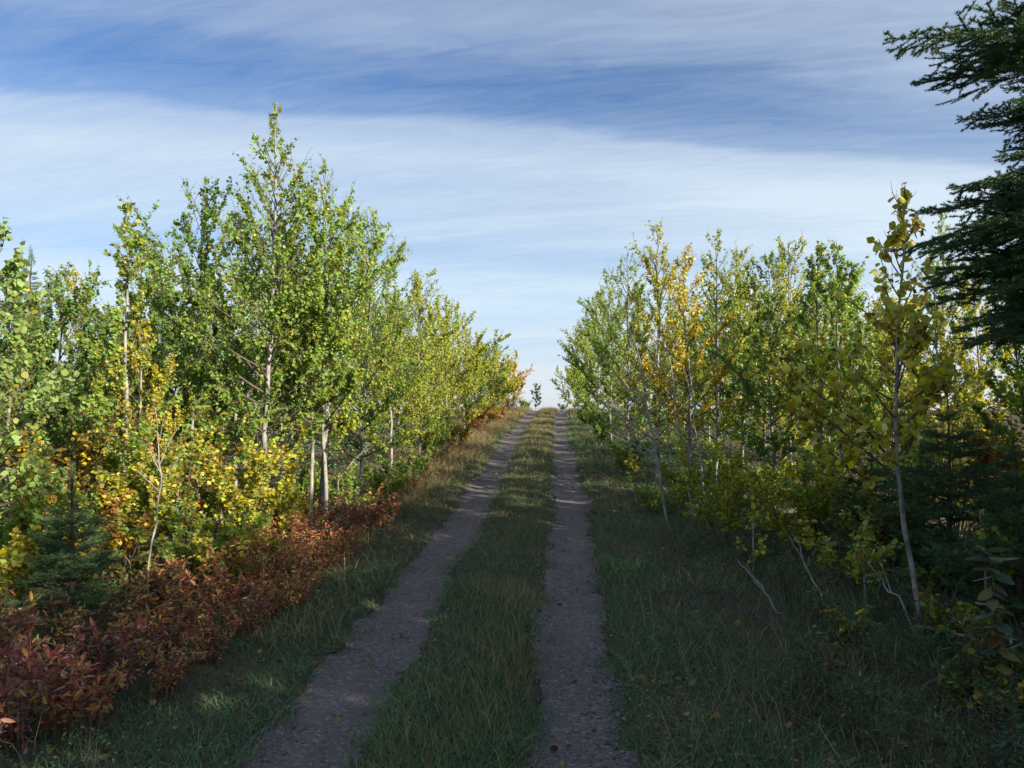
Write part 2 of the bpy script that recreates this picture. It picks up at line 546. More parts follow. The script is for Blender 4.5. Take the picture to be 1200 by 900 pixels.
P, rr = [], []
for _ in range(13000):
    xc = TL if rng.random() < .52 else TR
    y = 2.4 + 14 * rng.random() ** 1.7
    side = rng.choice([-1, 1])
    off = rng.uniform(0, 1.0) ** .8 * (track_half(xc, y, side) + (.16 * rng.random() if rng.random() < .35 else 0))
    x = xc + bend(y) + side * off
    r = .0035 + .010 * rng.random() ** 3.5
    P.append((x, y, g(x, y) + .008 + r * .15))
    rr.append(r)
for _ in range(3200):
    xc = TL if rng.random() < .5 else TR
    y = 2.4 + 15 * rng.random() ** 1.6
    side = rng.choice([-1, 1])
    x = xc + bend(y) + side * (track_half(xc, y, side) + rng.normal(-.02, .045))
    r = .005 + .013 * rng.random() ** 2.5
    P.append((x, y, g(x, y) + .006 + r * .2))
    rr.append(r)
obj('gravel', stones_mesh('gravel', np.array(P), np.array(rr)), kind='stuff')

# ------------------------------------------------------------------ woody plants
def rot_about(v, axis, a):
    axis = axis / (np.linalg.norm(axis) + 1e-9)
    return v * math.cos(a) + np.cross(axis, v) * math.sin(a) + axis * (axis @ v) * (1 - math.cos(a))


def grow_branch(rng, p0, d0, L, curve, n=6, wob=0.10):
    """a limb that turns upward (curve > 0) or droops"""
    pts = [np.array(p0)]
    d = np.array(d0)
    for k in range(n):
        d = d + np.array([0, 0, curve / n]) + rng.normal(0, wob, 3) / n * 2
        d /= np.linalg.norm(d)
        pts.append(pts[-1] + d * L / n)
    return np.array(pts)


def lerp_poly(P, s):
    f = s * (len(P) - 1)
    i = min(int(f), len(P) - 2)
    return P[i] + (P[i + 1] - P[i]) * (f - i), unit(P[i + 1] - P[i])


def aspen_geo(seed, H, Rad, c0=.3, nb=34, nl=5000, leaf=.045, lean=(0, 0), r0=None, sparse_top=.72, bow=None, elev=(22, 64), twiglen=.32, custom=None, prof_pow=.62, stems=None):
    """returns trunk polyline(s), [(limb polyline, radius, twigs)], leaf arrays"""
    rng = np.random.default_rng(seed)
    r0 = r0 or .0048 * H + .0055
    n = 14
    tt = np.linspace(0, 1, n)
    wx = np.cumsum(rng.normal(0, .008 * H, n)) * .5
    wy = np.cumsum(rng.normal(0, .008 * H, n)) * .5
    T = np.stack([lean[0] * H * tt ** 1.1 + wx - wx[0], lean[1] * H * tt ** 1.1 + wy - wy[0], H * tt], 1)
    if bow:
        T[:, 0] += bow * np.minimum(1, tt / .42) ** .8
    T[0, 2] = -.06
    rad = r0 * (1 - tt) ** .8 + .0035
    limbs = []
    az0 = rng.uniform(0, 6.28)
    for i in range(nb):
        tc_ = ((i + .5 + rng.uniform(-.4, .4)) / nb)
        t = c0 + (.985 - c0) * tc_
        prof = (.45 + .55 * min(1, tc_ / .22)) * max(0, 1 - tc_) ** prof_pow + .05
        L = Rad * prof * rng.uniform(.6, 1.25)
        p0, td = lerp_poly(T, t)
        e = R(elev[0] + (elev[1] - elev[0]) * tc_ + rng.normal(0, 8))
        a = az0 + i * 2.399 + rng.normal(0, .35)
        d = np.array([math.cos(a) * math.cos(e), math.sin(a) * math.cos(e), math.sin(e)])
        L = L / max(.78, math.cos(e))
        limbs.append((p0, d, L, rng.uniform(.15, .7), r0 * (1 - t) ** .8 * .5 + .0025, tc_))
    if custom:
        for (t, a, e, L, cv) in custom:
            p0, td = lerp_poly(T, t)
            a, e = R(a), R(e)
            limbs.append((p0, np.array([math.cos(a) * math.cos(e), math.sin(a) * math.cos(e), math.sin(e)]), L, cv, r0 * (1 - t) * .62 + .003, .3))
    out, segs = [], []
    for bi, (p0, d, L, cv, r, tc_) in enumerate(limbs):
        BP = grow_branch(rng, p0, d, L, cv)
        tw = []
        nt_ = max(3, int(L * 13))
        for j in range(nt_):
            s = .18 + .80 * (j + rng.random()) / nt_
            q, bd = lerp_poly(BP, s)
            td = rot_about(bd, rng.normal(0, 1, 3), R(rng.uniform(25, 65)))
            td[2] += .18
            td /= np.linalg.norm(td)
            tl = L * twiglen * rng.uniform(.5, 1.2) * (1.15 - .6 * s) + .05
            TP = grow_branch(rng, q, td, tl, .2, 3, .18)
            tw.append(TP)
            segs.append((TP, bi, tl * (1 - sparse_top * tc_)))
        segs.append((BP[3:], bi, L * .4))
        out.append((BP, r, tw))
    segs.append((T[-4:-1], -1, H * .03))
    # leaves strung along the twigs
    wts = np.array([s[2] for s in segs]) * rng.lognormal(0, .85, len(segs))
    idx = rng.choice(len(segs), nl, p=wts / wts.sum())
    SA = np.array([[lerp_poly(s[0], f)[0] for f in (0, .34, .67, 1)] for s in segs])
    f = rng.uniform(.08, .93, nl) * 3
    k = np.minimum(f.astype(int), 2)
    A, B = SA[idx, k], SA[idx, k + 1]
    P = A + (B - A) * (f - k)[:, None]
    td = unit(B - A)
    rd = unit(rng.normal(0, 1, (nl, 3)))
    pet = unit(td * .3 + rd * .9 + np.array([0, 0, -.25]))
    P = P + pet * rng.uniform(.004, .026, (nl, 1))
    axis = unit(pet * .5 + rng.normal(0, .45, (nl, 3)) + np.array([0, 0, -.55]))
    outw = P - np.array([lean[0] * H * .5, lean[1] * H * .5, 0])
    outw[:, 2] = .0
    nrm = unit(rng.normal(0, .62, (nl, 3)) + unit(outw) * .45 + np.array([0, 0, .42]))
    size = leaf * rng.uniform(.5, 1.3, nl)
    return T, rad, out, (P, axis, nrm, size), rng


def build_aspen(name, label, cat, loc, geo, tint, group=None, split=False, rz=0.0, bark=None, tmpl=T_ASPEN, leaf_parts=0, mleaf=None, limb_mat=None):
    T, rad, limbs, (P, axis, nrm, size), rng = geo
    root = thing(name, label, cat, loc, rz, group)
    tb = Tubes()
    tb.add(T, rad, 7)
    obj('trunk', tb.mesh('aspen_trunk', bark or M_BARK), root)
    lm = limb_mat or M_TWIG

    def limb(tb, BP, r, tw):
        tb.add(BP, np.linspace(r, .002, len(BP)), 4)
        for TP in tw:
            tb.add(TP, np.linspace(.0022, .001, len(TP)), 3)
    if split:
        for BP, r, tw in limbs:
            tb = Tubes()
            limb(tb, BP, r, tw)
            obj('branch', tb.mesh('aspen_branch', lm), root)
    else:
        tb = Tubes()
        for b in limbs:
            limb(tb, *b)
        obj('branches', tb.mesh('aspen_branches', lm), root, kind='stuff')
    n = len(P)
    if leaf_parts:
        order = np.argsort(-size)
        pick = order[:leaf_parts]
        kinds = leaf_kinds(tmpl, mleaf or M_LEAF)
        nn = unit(nrm)
        ax = unit(axis - nn * np.sum(axis * nn, 1)[:, None])
        sd_ = np.cross(ax, nn)
        for q in pick:
            o = obj('leaf', kinds[int(rng.integers(len(kinds)))], root, leafy=1)
            o.matrix_local = Matrix(((*(sd_[q] * 1.0),), (*ax[q],), (*nn[q],))).transposed().to_4x4()
            o.location = P[q]
            o.scale = (size[q],) * 3
            o.color = tint
        rest = order[leaf_parts:]
        P, axis, nrm, size = P[rest], axis[rest], nrm[rest], size[rest]
    if len(P):
        V, F = leaf_arrays(rng, P, axis, nrm, size, tmpl)
        o = obj('crown', np_mesh('aspen_crown', V, F, mleaf or M_LEAF), root, kind='stuff', leafy=1)
        o.color = tint
    return root


LK = {}


def leaf_kinds(tmpl, mat):
    key = (id(tmpl), mat.name)
    if key not in LK:
        out = []
        for k, fold in enumerate((-.4, .6, 1.6)):
            # a finer outline: eight points round a creased midrib
            half = [(0, 0), (.6, .08), (.95, .28), (1.0, .50), (.62, .78), (0, 1)]
            wmax = tmpl[:, 0].max()
            bendz = (.05, -.12, .10)[k]
            rim = [(wmax * a, b, .09 * fold * a + bendz * b * b) for a, b in half]
            Vv = rim + [(-x, y, z) for x, y, z in rim[1:-1]] + [(0, .5, bendz * .25)]
            m_ = len(Vv) - 1
            F = [(m_, 0, 1), (m_, 1, 2), (m_, 2, 3), (m_, 3, 4), (m_, 4, 5), (m_, 5, 9), (m_, 9, 8), (m_, 8, 7), (m_, 7, 6), (m_, 6, 0)]
            out.append(np_mesh('leaf', Vv, F, mat, True))
        LK[key] = out
    return LK[key]


G1 = (0.245, 0.365, 0.058)
G2 = (0.180, 0.300, 0.062)
GP = (0.270, 0.370, 0.105)
YG = (0.370, 0.420, 0.048)
YE = (0.58, 0.46, 0.045)
OR = (0.40, 0.17, 0.035)
RU = (0.26, 0.085, 0.030)


def tint(c, a=0.0):
    return (*c, a)


def gl_(u, d):
    x, y = at(u, d)
    return (x, y, g(x, y))


HEROES = []


def hero(u, d, v, Rad, col, a, label, seed, c0=.28, nb=34, nl=6000, leaf=.044, split=False, lean=(0, 0), group=None, leaf_parts=0, name='aspen_tree', cat='aspen', short=None, **kw):
    p = gl_(u, d)
    H = ztop(v, d) - p[2]
    if not leaf_parts:
        Rad, nl, c0, nb, leaf = Rad * 1.34, int(nl * 2.6), c0 * .72, int(nb * 1.25), leaf * .72
    HEROES.append((u, d, short))
    geo = aspen_geo(seed, H, Rad, c0, nb, nl, leaf, lean, **kw)
    return build_aspen(name, label, cat, p, geo, tint(col, a), group, split, leaf_parts=leaf_parts, tmpl=T_KITE if d > 9 else T_ASPEN)


LEFT = 'young aspens along the left edge of the track'
RIGHT = 'young aspens along the right edge of the track'
# ---- left side, from the lens outward
hero(-12, 4.9, 262, .62, GP, .05, 'pale green round-leaved aspen cut by the left border of the view', 11, .22, 34, 3600, .041, True, group=LEFT, leaf_parts=280, short='pale left-border aspen')
hero(140, 7.0, 232, .40, G1, .26, 'thin pale-barked aspen with yellowing leaves and a bare whip-like tip', 12, .25, 26, 2300, .046, True, group=LEFT, sparse_top=.85, short='thin yellowing aspen')
hero(318, 7.5, 108, 1.16, G1, .10, 'tallest green aspen on the left, rising well above its neighbours', 13, .30, 56, 5600, .046, True, lean=(-.015, 0), group=LEFT, sparse_top=.80, prof_pow=1.45, short='tallest left aspen',
     custom=[(.52, 185, 62, 1.0, .2), (.56, 5, 66, 1.2, .2), (.62, 195, 64, .75, .2), (.45, 350, 55, .9, .3), (.70, 184, 66, .80, .15), (.68, 8, 68, .85, .1), (.82, 190, 62, .50, .1), (.80, 0, 68, .50, .1), (.60, 170, 60, .8, .2)])
hero(236, 8.2, 222, .92, G2, .06, 'leafy green aspen close on the left of the tallest aspen', 14, .25, 36, 5200, .045, True, group=LEFT, short='aspen beside the tallest')
hero(366, 7.7, 300, .50, G1, .10, 'left stem of three slim white stems in front of the thicket', 15, .38, 22, 2300, .042, True, group=LEFT, short='left white stem')
hero(376, 7.9, 196, .88, G1, .16, 'tall middle stem of three slim white stems in front of the thicket', 16, .36, 34, 4600, .044, True, group=LEFT, short='middle white stem')
hero(383, 7.85, 270, .55, YG, .12, 'right stem of three slim white stems in front of the thicket', 17, .36, 24, 2600, .042, True, group=LEFT, short='right white stem')
hero(425, 9.6, 262, .85, G1, .12, 'broad green aspen overhanging the grass right of the white stems', 18, .18, 38, 5600, .045, True, group=LEFT, short='broad overhanging aspen')
hero(458, 11.5, 345, .80, YG, .06, 'yellow-green bushy aspen leaning over the bend of the left track', 19, .14, 34, 4600, .048, group=LEFT, short='bushy leaning aspen')
hero(490, 12.5, 326, .75, YG, .10, 'yellow-green aspen with a dark trunk and feathery top beside the left track', 20, .20, 38, 4800, .048, group=LEFT, short='feathery dark-trunked aspen')
hero(522, 16, 352, .95, YG, .14, 'rounded yellow-green aspen midway up the left side of the track', 21, .12, 36, 4600, .056, group=LEFT, short='rounded yellow-green aspen')
hero(545, 19.5, 392, .95, YG, .32, 'golden-tinged aspen two thirds up the left side of the track', 22, .12, 34, 4200, .062, group=LEFT, short='golden-tinged aspen')
hero(566, 24, 410, 1.0, G1, .22, 'small green aspen near the crest on the left side', 23, .10, 32, 3600, .072, group=LEFT, short='small crest aspen')
hero(583, 28.5, 416, 1.0, YG, .40, 'yellow aspen just below the crest on the left side', 24, .10, 30, 3200, .080, group=LEFT, short='yellow aspen below the crest')
hero(597, 33.5, 430, 1.0, OR, .45, 'orange-leaved aspen standing on the crest left of the gap', 25, .06, 30, 2800, .085, group=LEFT, short='orange crest aspen')
hero(70, 8.4, 322, .85, G2, .04, 'dark green dense aspen behind the pale one at the left border', 26, .15, 36, 5200, .048, group=LEFT, short='dark dense aspen')
hero(12, 7.4, 330, .75, G2, .10, 'green aspen half hidden behind the left border tree', 27, .12, 32, 4200, .046, group=LEFT, short='half-hidden border aspen')
hero(180, 9.2, 300, .80, G1, .26, 'mixed green and yellow aspen between the thin pale-barked one and the tallest', 28, .15, 34, 4800, .048, group=LEFT, short='mixed green and yellow aspen')
hero(278, 9.6, 250, .80, G1, .12, 'green aspen standing directly behind the tallest aspen', 29, .18, 34, 4600, .048, group=LEFT, short='aspen behind the tallest')
# ---- right side
hero(1076, 4.74, 222, .38, (.50, .47, .055), .22, 'leaning aspen with big yellow leaves and a forked grey trunk', 31, .36, 30, 1900, .047, True, lean=(.012, -.01), bow=-.19, group=RIGHT, leaf_parts=300, sparse_top=.5, r0=.0145, short='leaning yellow aspen',
     custom=[(.34, 178, 40, 1.05, .25), (.37, 165, 52, .95, .2), (.36, 20, 62, .6, .2), (.42, 185, 28, .8, .3), (.30, 170, 25, .7, .35), (.45, 340, 40, .5, .3)])
hero(962, 8.4, 288, .50, G2, .20, 'slim aspen with a dark leafy spire behind the leaning yellow one', 32, .25, 28, 2600, .044, True, group=RIGHT, short='slim leafy spire')
hero(925, 11.0, 284, .78, YG, .18, 'yellow-green aspen with a fine pale top in the right thicket', 33, .20, 36, 4800, .044, group=RIGHT, short='fine-topped yellow-green aspen')
hero(838, 10.2, 274, .62, G1, .26, 'aspen with two thin leafy whips rising above the right thicket', 34, .22, 34, 3800, .044, True, group=RIGHT, sparse_top=.8, short='aspen with two whips')
hero(768, 11.2, 266, .74, YG, .40, 'tallest aspen of the right thicket, its top turned orange-yellow', 35, .20, 38, 4800, .044, True, group=RIGHT, sparse_top=.7, short='orange-topped tallest aspen')
hero(736, 14, 300, .90, G1, .12, 'green aspen at the near end of the right wall of foliage', 36, .12, 38, 5600, .050, group=RIGHT, short='near end of the foliage wall')
hero(716, 18, 322, .95, G1, .14, 'green aspen midway along the right wall of foliage', 37, .08, 36, 5000, .058, group=RIGHT, short='middle of the foliage wall')
hero(700, 22.5, 344, 1.0, YG, .10, 'green aspen near the far end of the right wall of foliage', 38, .06, 34, 4400, .066, group=RIGHT, short='far end of the foliage wall')
hero(689, 28, 376, 1.0, G1, .06, 'low green aspen where the right wall of foliage meets the crest', 39, .05, 32, 3600, .080, group=RIGHT, short='low aspen at the crest')
hero(674, 35, 438, 1.1, YG, .10, 'light yellow-green bush-like aspen on the crest beside the right track', 40, .05, 28, 2800, .09, group=RIGHT, short='bush-like crest aspen')
hero(808, 9.4, 288, .58, YE, .30, 'bright yellow aspen among the green ones right of the track', 41, .30, 30, 2600, .047, True, group=RIGHT, short='bright yellow aspen')
hero(870, 12.2, 296, .85, YG, .16, 'bushy yellow-green aspen behind the bright yellow one', 42, .15, 36, 5000, .048, group=RIGHT, short='bushy aspen behind the yellow')
hero(1000, 12.5, 325, .90, YG, .16, 'olive aspen far behind the leaning yellow one', 43, .12, 34, 4800, .050, group=RIGHT, short='olive far aspen')
hero(1106, 12.0, 245, .62, GP, .10, 'pale aspen with a bare wispy top beside the big dark spruce', 44, .20, 32, 3400, .046, group=RIGHT, sparse_top=.8, short='wispy-topped aspen by the spruce')
hero(1045, 9.8, 360, .80, YG, .22, 'yellow-green aspen in the shade between the leaning aspen and the spruce', 45, .12, 32, 4200, .048, group=RIGHT, short='shaded aspen near the spruce')
hero(905, 9.0, 345, .60, G2, .20, 'shaded green aspen with pale lower stem deep in the right thicket', 46, .25, 28, 3200, .046, True, group=RIGHT, short='shaded pale-stemmed aspen')

# ---- the ranks behind: copies of four crowns
protos = []
for k in range(4):
    protos.append(build_aspen('aspen_tree', 'x', 'aspen', (0, 0, 0), aspen_geo(60 + k, 3.5, (.95, 1.05, .9, 1.1)[k], .07, 36, 10500, .041), tint(G1, .1), tmpl=T_KITE))
rnd = random.Random(8)
used = [0] * 4
LABELS = {}


def back_label(x, y, side, yel, row):
    fx, fy = CY * x + SY * y, -SY * x + CY * y
    if fy < 1 or not -90 < 600 + 890 * fx / fy < 1290:
        return None
    u = 600 + 890 * fx / fy
    h = min((h for h in HEROES if (h[0] < 655) == (side < 0)), key=lambda h: abs(h[0] - u) + 3 * abs(fy - h[1]))
    return '%s aspen of the %s rank, %s of the %s' % ('yellowing' if yel else 'green', ('second', 'third', 'fourth', 'hindmost')[row], 'left' if u < h[0] else 'right', h[2])


n_back = 0


def back_tree(x, y, side, sc, row=3):
    global n_back
    k = rnd.randrange(4)
    yel = rnd.random() < (.36 if side > 0 else .28)
    col = rnd.choice([YG, G1, YG]) if yel else rnd.choice([G1, G2, GP, G1])
    a = rnd.uniform(.3, .6) if yel else rnd.uniform(0, .16)
    lab = back_label(x, y, side, yel, row)
    grp = ('left' if side < 0 else 'right') + ' background aspens'
    if lab is None:
        lab, grp = 'aspen standing beyond the %s border of the view' % ('left' if side < 0 else 'right'), grp + ' out of view'
    loc = (x, y, g(x, y))
    if not used[k]:
        used[k] = 1
        r = protos[k]
        kids(r)
        r.location, r.rotation_euler, r.scale = loc, (0, 0, rnd.uniform(0, 6.28)), (sc,) * 3
        r['label'], r['group'] = lab, grp
        for c in r.children:
            if c.get('leafy'):
                c.color = tint(col, a)
    else:
        dup(protos[k], loc, rnd.uniform(0, 6.28), (sc, sc, sc * rnd.uniform(.92, 1.08)), lab, grp, tint(col, a))
    n_back += 1


for side in (-1, 1):
    for row in range(4):
        y = 6.5 + row * .7
        while y < 42:
            base = (3.6, 3.3)[side > 0] + row * 1.35
            x = side * (base + rnd.uniform(-.4, .4)) - (.5 if side < 0 else 0)
            yy = y + rnd.uniform(-.4, .4)
            if yy > 28 and row == 0:
                x *= .85
            back_tree(x, yy, side, rnd.uniform(.80, 1.04) * (1.0 if yy < 26 else .85) * min(1, .70 + .30 * max(0, yy - 6) / 6), row)
            y += (1.5 + row * .55) * (1 + yy * .022)
# the thicket goes on unseen, with aspens added and enlarged to shade the track
for (x, y) in [(4.6, 1.0), (3.7, 2.2), (5.6, 2.9), (4.0, -.6), (5.4, -2.0), (6.6, .6), (7.2, 3.6), (6.4, 5.4), (3.3, 3.3), (4.9, 6.3), (7.4, 6.9), (8.0, 1.8), (3.5, .9), (3.4, -2.0),
               (4.3, 3.6), (5.0, 2.0), (6.0, 1.6), (6.2, 3.0), (5.0, .2), (4.3, 1.9), (3.4, 2.6), (3.0, .5), (5.6, -1.0), (4.5, -1.6), (6.8, -2.6), (8.2, -1.2), (9.4, 0.2), (9.0, 2.2), (3.9, 4.6), (5.4, 4.4), (7.6, -.4), (8.6, .6), (6.4, -1.4), (7.2, 2.4), (3.0, -.4), (2.9, 1.3)]:
    back_tree(x + rnd.uniform(-.3, .3), y + rnd.uniform(-.3, .3), 1, rnd.uniform(.9, 1.1) * (1.38 if x > 5.3 else 1))


# ------------------------------------------------------------------ spruces
def spruce_branch_mesh(seed, L, dens=520, nlen=.016, nw=.0036, droop=-.10, shoots=15, flat=.35):
    """a bough along +X with side shoots covered in needles"""
    rng = np.random.default_rng(seed)
    tb = Tubes()
    BP = grow_branch(rng, (0, 0, 0), (1, 0, .05), L, droop, 8, .06)
    tb.add(BP, np.linspace(.006 * L + .004, .002, len(BP)), 4)
    segs = [(BP[2:], .8 * L)]
    n1 = int(shoots * L) + 6
    for j in range(n1):
        s = .16 + .82 * (j + rng.random() * .6) / n1
        q, bd = lerp_poly(BP, s)
        sgn = 1 if j % 2 else -1
        ang = R(rng.uniform(38, 58)) * sgn
        d = np.array([bd[0] * math.cos(ang) - bd[1] * math.sin(ang), bd[0] * math.sin(ang) + bd[1] * math.cos(ang), bd[2] + rng.uniform(-flat, flat * .6)])
        l = (L * .42 * (1.05 - s) + .05) * rng.uniform(.7, 1.15)
        TP = grow_branch(rng, q, unit(d), l, .10, 4, .08)
        tb.add(TP, np.linspace(.003, .0015, len(TP)), 3)
        segs.append((TP, l))
        for k in range(int(l * 22)):
            s2 = .25 + .7 * rng.random()
            q2, d2 = lerp_poly(TP, s2)
            a2 = R(rng.uniform(35, 60)) * rng.choice([-1, 1])
            dd = np.array([d2[0] * math.cos(a2) - d2[1] * math.sin(a2), d2[0] * math.sin(a2) + d2[1] * math.cos(a2), d2[2] + rng.uniform(-flat, flat)])
            l2 = l * .38 * rng.uniform(.6, 1.2)
            QP = grow_branch(rng, q2, unit(dd), l2, .1, 2, .05)
            segs.append((QP, l2))
    wood = (np.concatenate(tb.v), np.concatenate(tb.f))
    NV = []
    for P_, l in segs:
        n = int(l * dens) + 6
        f = rng.uniform(0, 1, n) * (len(P_) - 1)
        i = np.minimum(f.astype(int), len(P_) - 2)
        A, B = P_[i], P_[i + 1]
        p = A + (B - A) * (f - i)[:, None]
        d = unit(B - A)
        rd = unit(rng.normal(0, 1, (n, 3)) + np.array([0, 0, .35]))
        nd_ = unit(d * .75 + rd * .8)
        sd_ = unit(np.cross(nd_, rng.normal(0, 1, (n, 3)))) * nw * .5
        tip = p + nd_ * (nlen * rng.uniform(.7, 1.2, (n, 1)))
        NV.append(np.stack([p - sd_, p + sd_, tip], 1))
    NV = np.concatenate(NV).reshape(-1, 3)
    return (np_mesh('bough_wood', wood[0], wood[1], M_SBARK, True),
            np_mesh('needles', NV, np.arange(len(NV)).reshape(-1, 3), M_NEEDLE))


def make_spruce(label, loc, H, Rb, seed, meshes, L0, whorls, per, base=.08, cat='spruce', group=None, up=8, leader=.10, pw=.8, var=.22, extra=()):
    rng = np.random.default_rng(seed)
    root = thing('spruce_tree', label, cat, loc, 0, group)
    tb = Tubes()
    tt = np.linspace(0, 1, 10)
    T = np.stack([np.cumsum(rng.normal(0, .004 * H, 10)), np.cumsum(rng.normal(0, .004 * H, 10)), H * tt], 1)
    T[0] = (0, 0, -.05)
    tb.add(T, (.013 * H + .006) * (1 - tt) ** .9 + .003, 7)
    obj('trunk', tb.mesh('spruce_trunk', M_SBARK), root)
    for wv in range(whorls):
        t = base + (1 - leader - base) * (wv / max(1, whorls - 1)) ** .92
        L = Rb * ((1 - t) / (1 - base)) ** pw
        a0 = rng.uniform(0, 6.28)
        for k in range(per):
            a = a0 + k * 2 * math.pi / per + rng.normal(0, .2)
            q, _ = lerp_poly(T, min(.99, t + rng.normal(0, .012)))
            l = L * rng.uniform(.94 - var, .94 + var)
            wm, nm = meshes[int(rng.integers(len(meshes)))]
            b = obj('branch', wm, root)
            b.location = q
            pitch = -R(up + 30 * max(0, t - .5) - 14 * max(0, .5 - t) + rng.normal(0, 5))
            b.rotation_euler = (rng.normal(0, .12), pitch, a)
            s = l / L0
            b.scale = (s, s, s)
            obj('needles', nm, b)
    for (z, a, l, e) in extra:
        q, _ = lerp_poly(T, z / H)
        wm, nm = meshes[int(rng.integers(len(meshes)))]
        b = obj('branch', wm, root)
        b.location = q
        b.rotation_euler = (rng.normal(0, .1), -R(e), R(a))
        b.scale = (l / L0,) * 3
        obj('needles', nm, b)
    if leader > .02:
        wm, nm = meshes[0]
        b = obj('leader', wm, root)
        b.location = T[-1] * np.array([1, 1, 1 - leader * .9])
        b.rotation_euler = (0, -R(86), rng.uniform(0, 6))
        s = H * leader * 1.1 / L0
        b.scale = (s, s * .5, s * .5)
        obj('needles', nm, b)
    return root


big = [spruce_branch_mesh(200 + k, 1.4, 900, .021, .0048, -.12, 20) for k in range(4)]
small = [spruce_branch_mesh(210 + k, .45, 900, .016, .0032, .02, 30) for k in range(3)]
SPR = 'spruces beside the track'
make_spruce('big dark spruce filling the right border of the view', gl_(1340, 5.0), 5.9, 1.30, 3, big, 1.4, 8, 4, .36, group=SPR, up=2, pw=.66, var=.34,
            extra=[(3.80, 182, 1.58, 5), (3.70, 168, 1.30, 2), (4.35, 184, .92, 12), (3.42, 180, 1.12, -4), (3.36, 198, 1.0, 0), (2.98, 184, 1.25, -4), (2.78, 174, 1.55, -9), (2.70, 196, 1.3, -6), (2.55, 184, 1.45, -12), (2.4, 172, 1.3, -14), (2.25, 192, 1.2, -14),
                   (2.9, 168, 1.35, -6), (2.86, 206, 1.35, -5), (2.66, 186, 1.5, -10), (2.62, 215, 1.3, -8), (2.5, 164, 1.3, -12), (2.42, 200, 1.35, -13), (2.3, 180, 1.25, -16), (2.15, 205, 1.2, -15), (2.1, 175, 1.1, -16), (3.76, 194, 1.30, 3), (4.3, 200, .85, 8), (3.86, 176, 1.1, 6), (3.4, 170, .95, -4), (3.1, 195, 1.05, -4)])
make_spruce('small dense spruce among yellow shrubs on the left', gl_(88, 4.75), ztop(556, 4.75) - gl_(88, 4.75)[2], .36, 4, small, .45, 7, 7, .14, group=SPR, up=18, leader=.32, pw=.62)
make_spruce('dark spruce spire among the left aspens', gl_(36, 9.5), ztop(292, 9.5) - gl_(36, 9.5)[2], .75, 5, big[:2], 1.4, 15, 6, .1, group=SPR, up=10)
# spruces added out of view, right and behind the lens, to shade the track
shade = make_spruce('tall spruce added for shade out of view to the right, nearer the track', (4.7, -1.15, g(4.7, -1.15)), 5.6, 1.5, 12, big, 1.4, 15, 7, .08, group='spruces added out of view for shade', up=4)
dup(shade, (7.0, -1.2, g(7.0, -1.2)), 2.0, 1.12, 'tall spruce added for shade out of view to the right, farther from the track')
dup(shade, (3.4, -4.4, g(3.4, -4.4)), 4.0, .95, 'spruce added for shade out of view behind the lens')
dup(shade, (4.0, -.3, g(4.0, -.3)), 1.6, 1.08, 'spruce added for shade out of view just behind the lens on the right')
dup(shade, (5.6, -3.2, g(5.6, -3.2)), 3.6, 1.1, 'tall spruce added for shade out of view well behind the lens')
dup(shade, (2.8, -2.6, g(2.8, -2.6)), 2.2, .9, 'spruce added for shade out of view nearest the track behind the lens')
dup(shade, (6.9, -3.9, g(6.9, -3.9)), 5.2, 1.15, 'tall spruce added for shade out of view farthest behind the lens')
dup(shade, (4.3, .9, g(4.3, .9)), 3.0, .9, 'spruce added for shade out of view level with the lens')
dup(shade, (8.3, .2, g(8.3, .2)), .4, 1.15, 'tall spruce added for shade out of view farthest to the right')
dup(shade, (7.6, 3.6, g(7.6, 3.6)), 2.6, 1.1, 'tall spruce added for shade out of view beyond the right border')
dup(shade, (5.3, 1.4, g(5.3, 1.4)), 4.4, 1.0, 'spruce added for shade out of view left of the one beside the big dark spruce')
dup(shade, (6.3, 1.5, g(6.3, 1.5)), 1.0, 1.0, 'spruce added for shade out of view beside the big dark spruce')
make_spruce('low shaded spruce behind the leaning yellow aspen', gl_(1108, 5.9), 1.35, .75, 6, small, .45, 8, 8, .08, group=SPR, up=10)
make_spruce('low spruce right of the fallen birch log', gl_(1020, 6.6), .95, .55, 7, small, .45, 7, 7, .08, group=SPR, up=12)
make_spruce('tiny spruce at the right border above the broad-leaved herb', gl_(1190, 5.0), 1.15, .6, 9, small, .45, 7, 7, .08, group=SPR, up=10)


# small rowan-like tree that stands alone in the gap on the crest
p = gl_(628, 37)
build_aspen('crest_sapling', 'lone little dark sapling standing in the gap at the crest', 'sapling', p,
            aspen_geo(50, ztop(450, 37) - p[2], .50, .22, 18, 260, .085), tint((.11, .17, .08), .02))
p = gl_(615, 38)
build_aspen('crest_shrub', 'low green shrub at the foot of the lone crest sapling', 'shrub', p,
            aspen_geo(51, ztop(472, 38) - p[2], .45, .05, 14, 500, .09), tint(G1, .05))


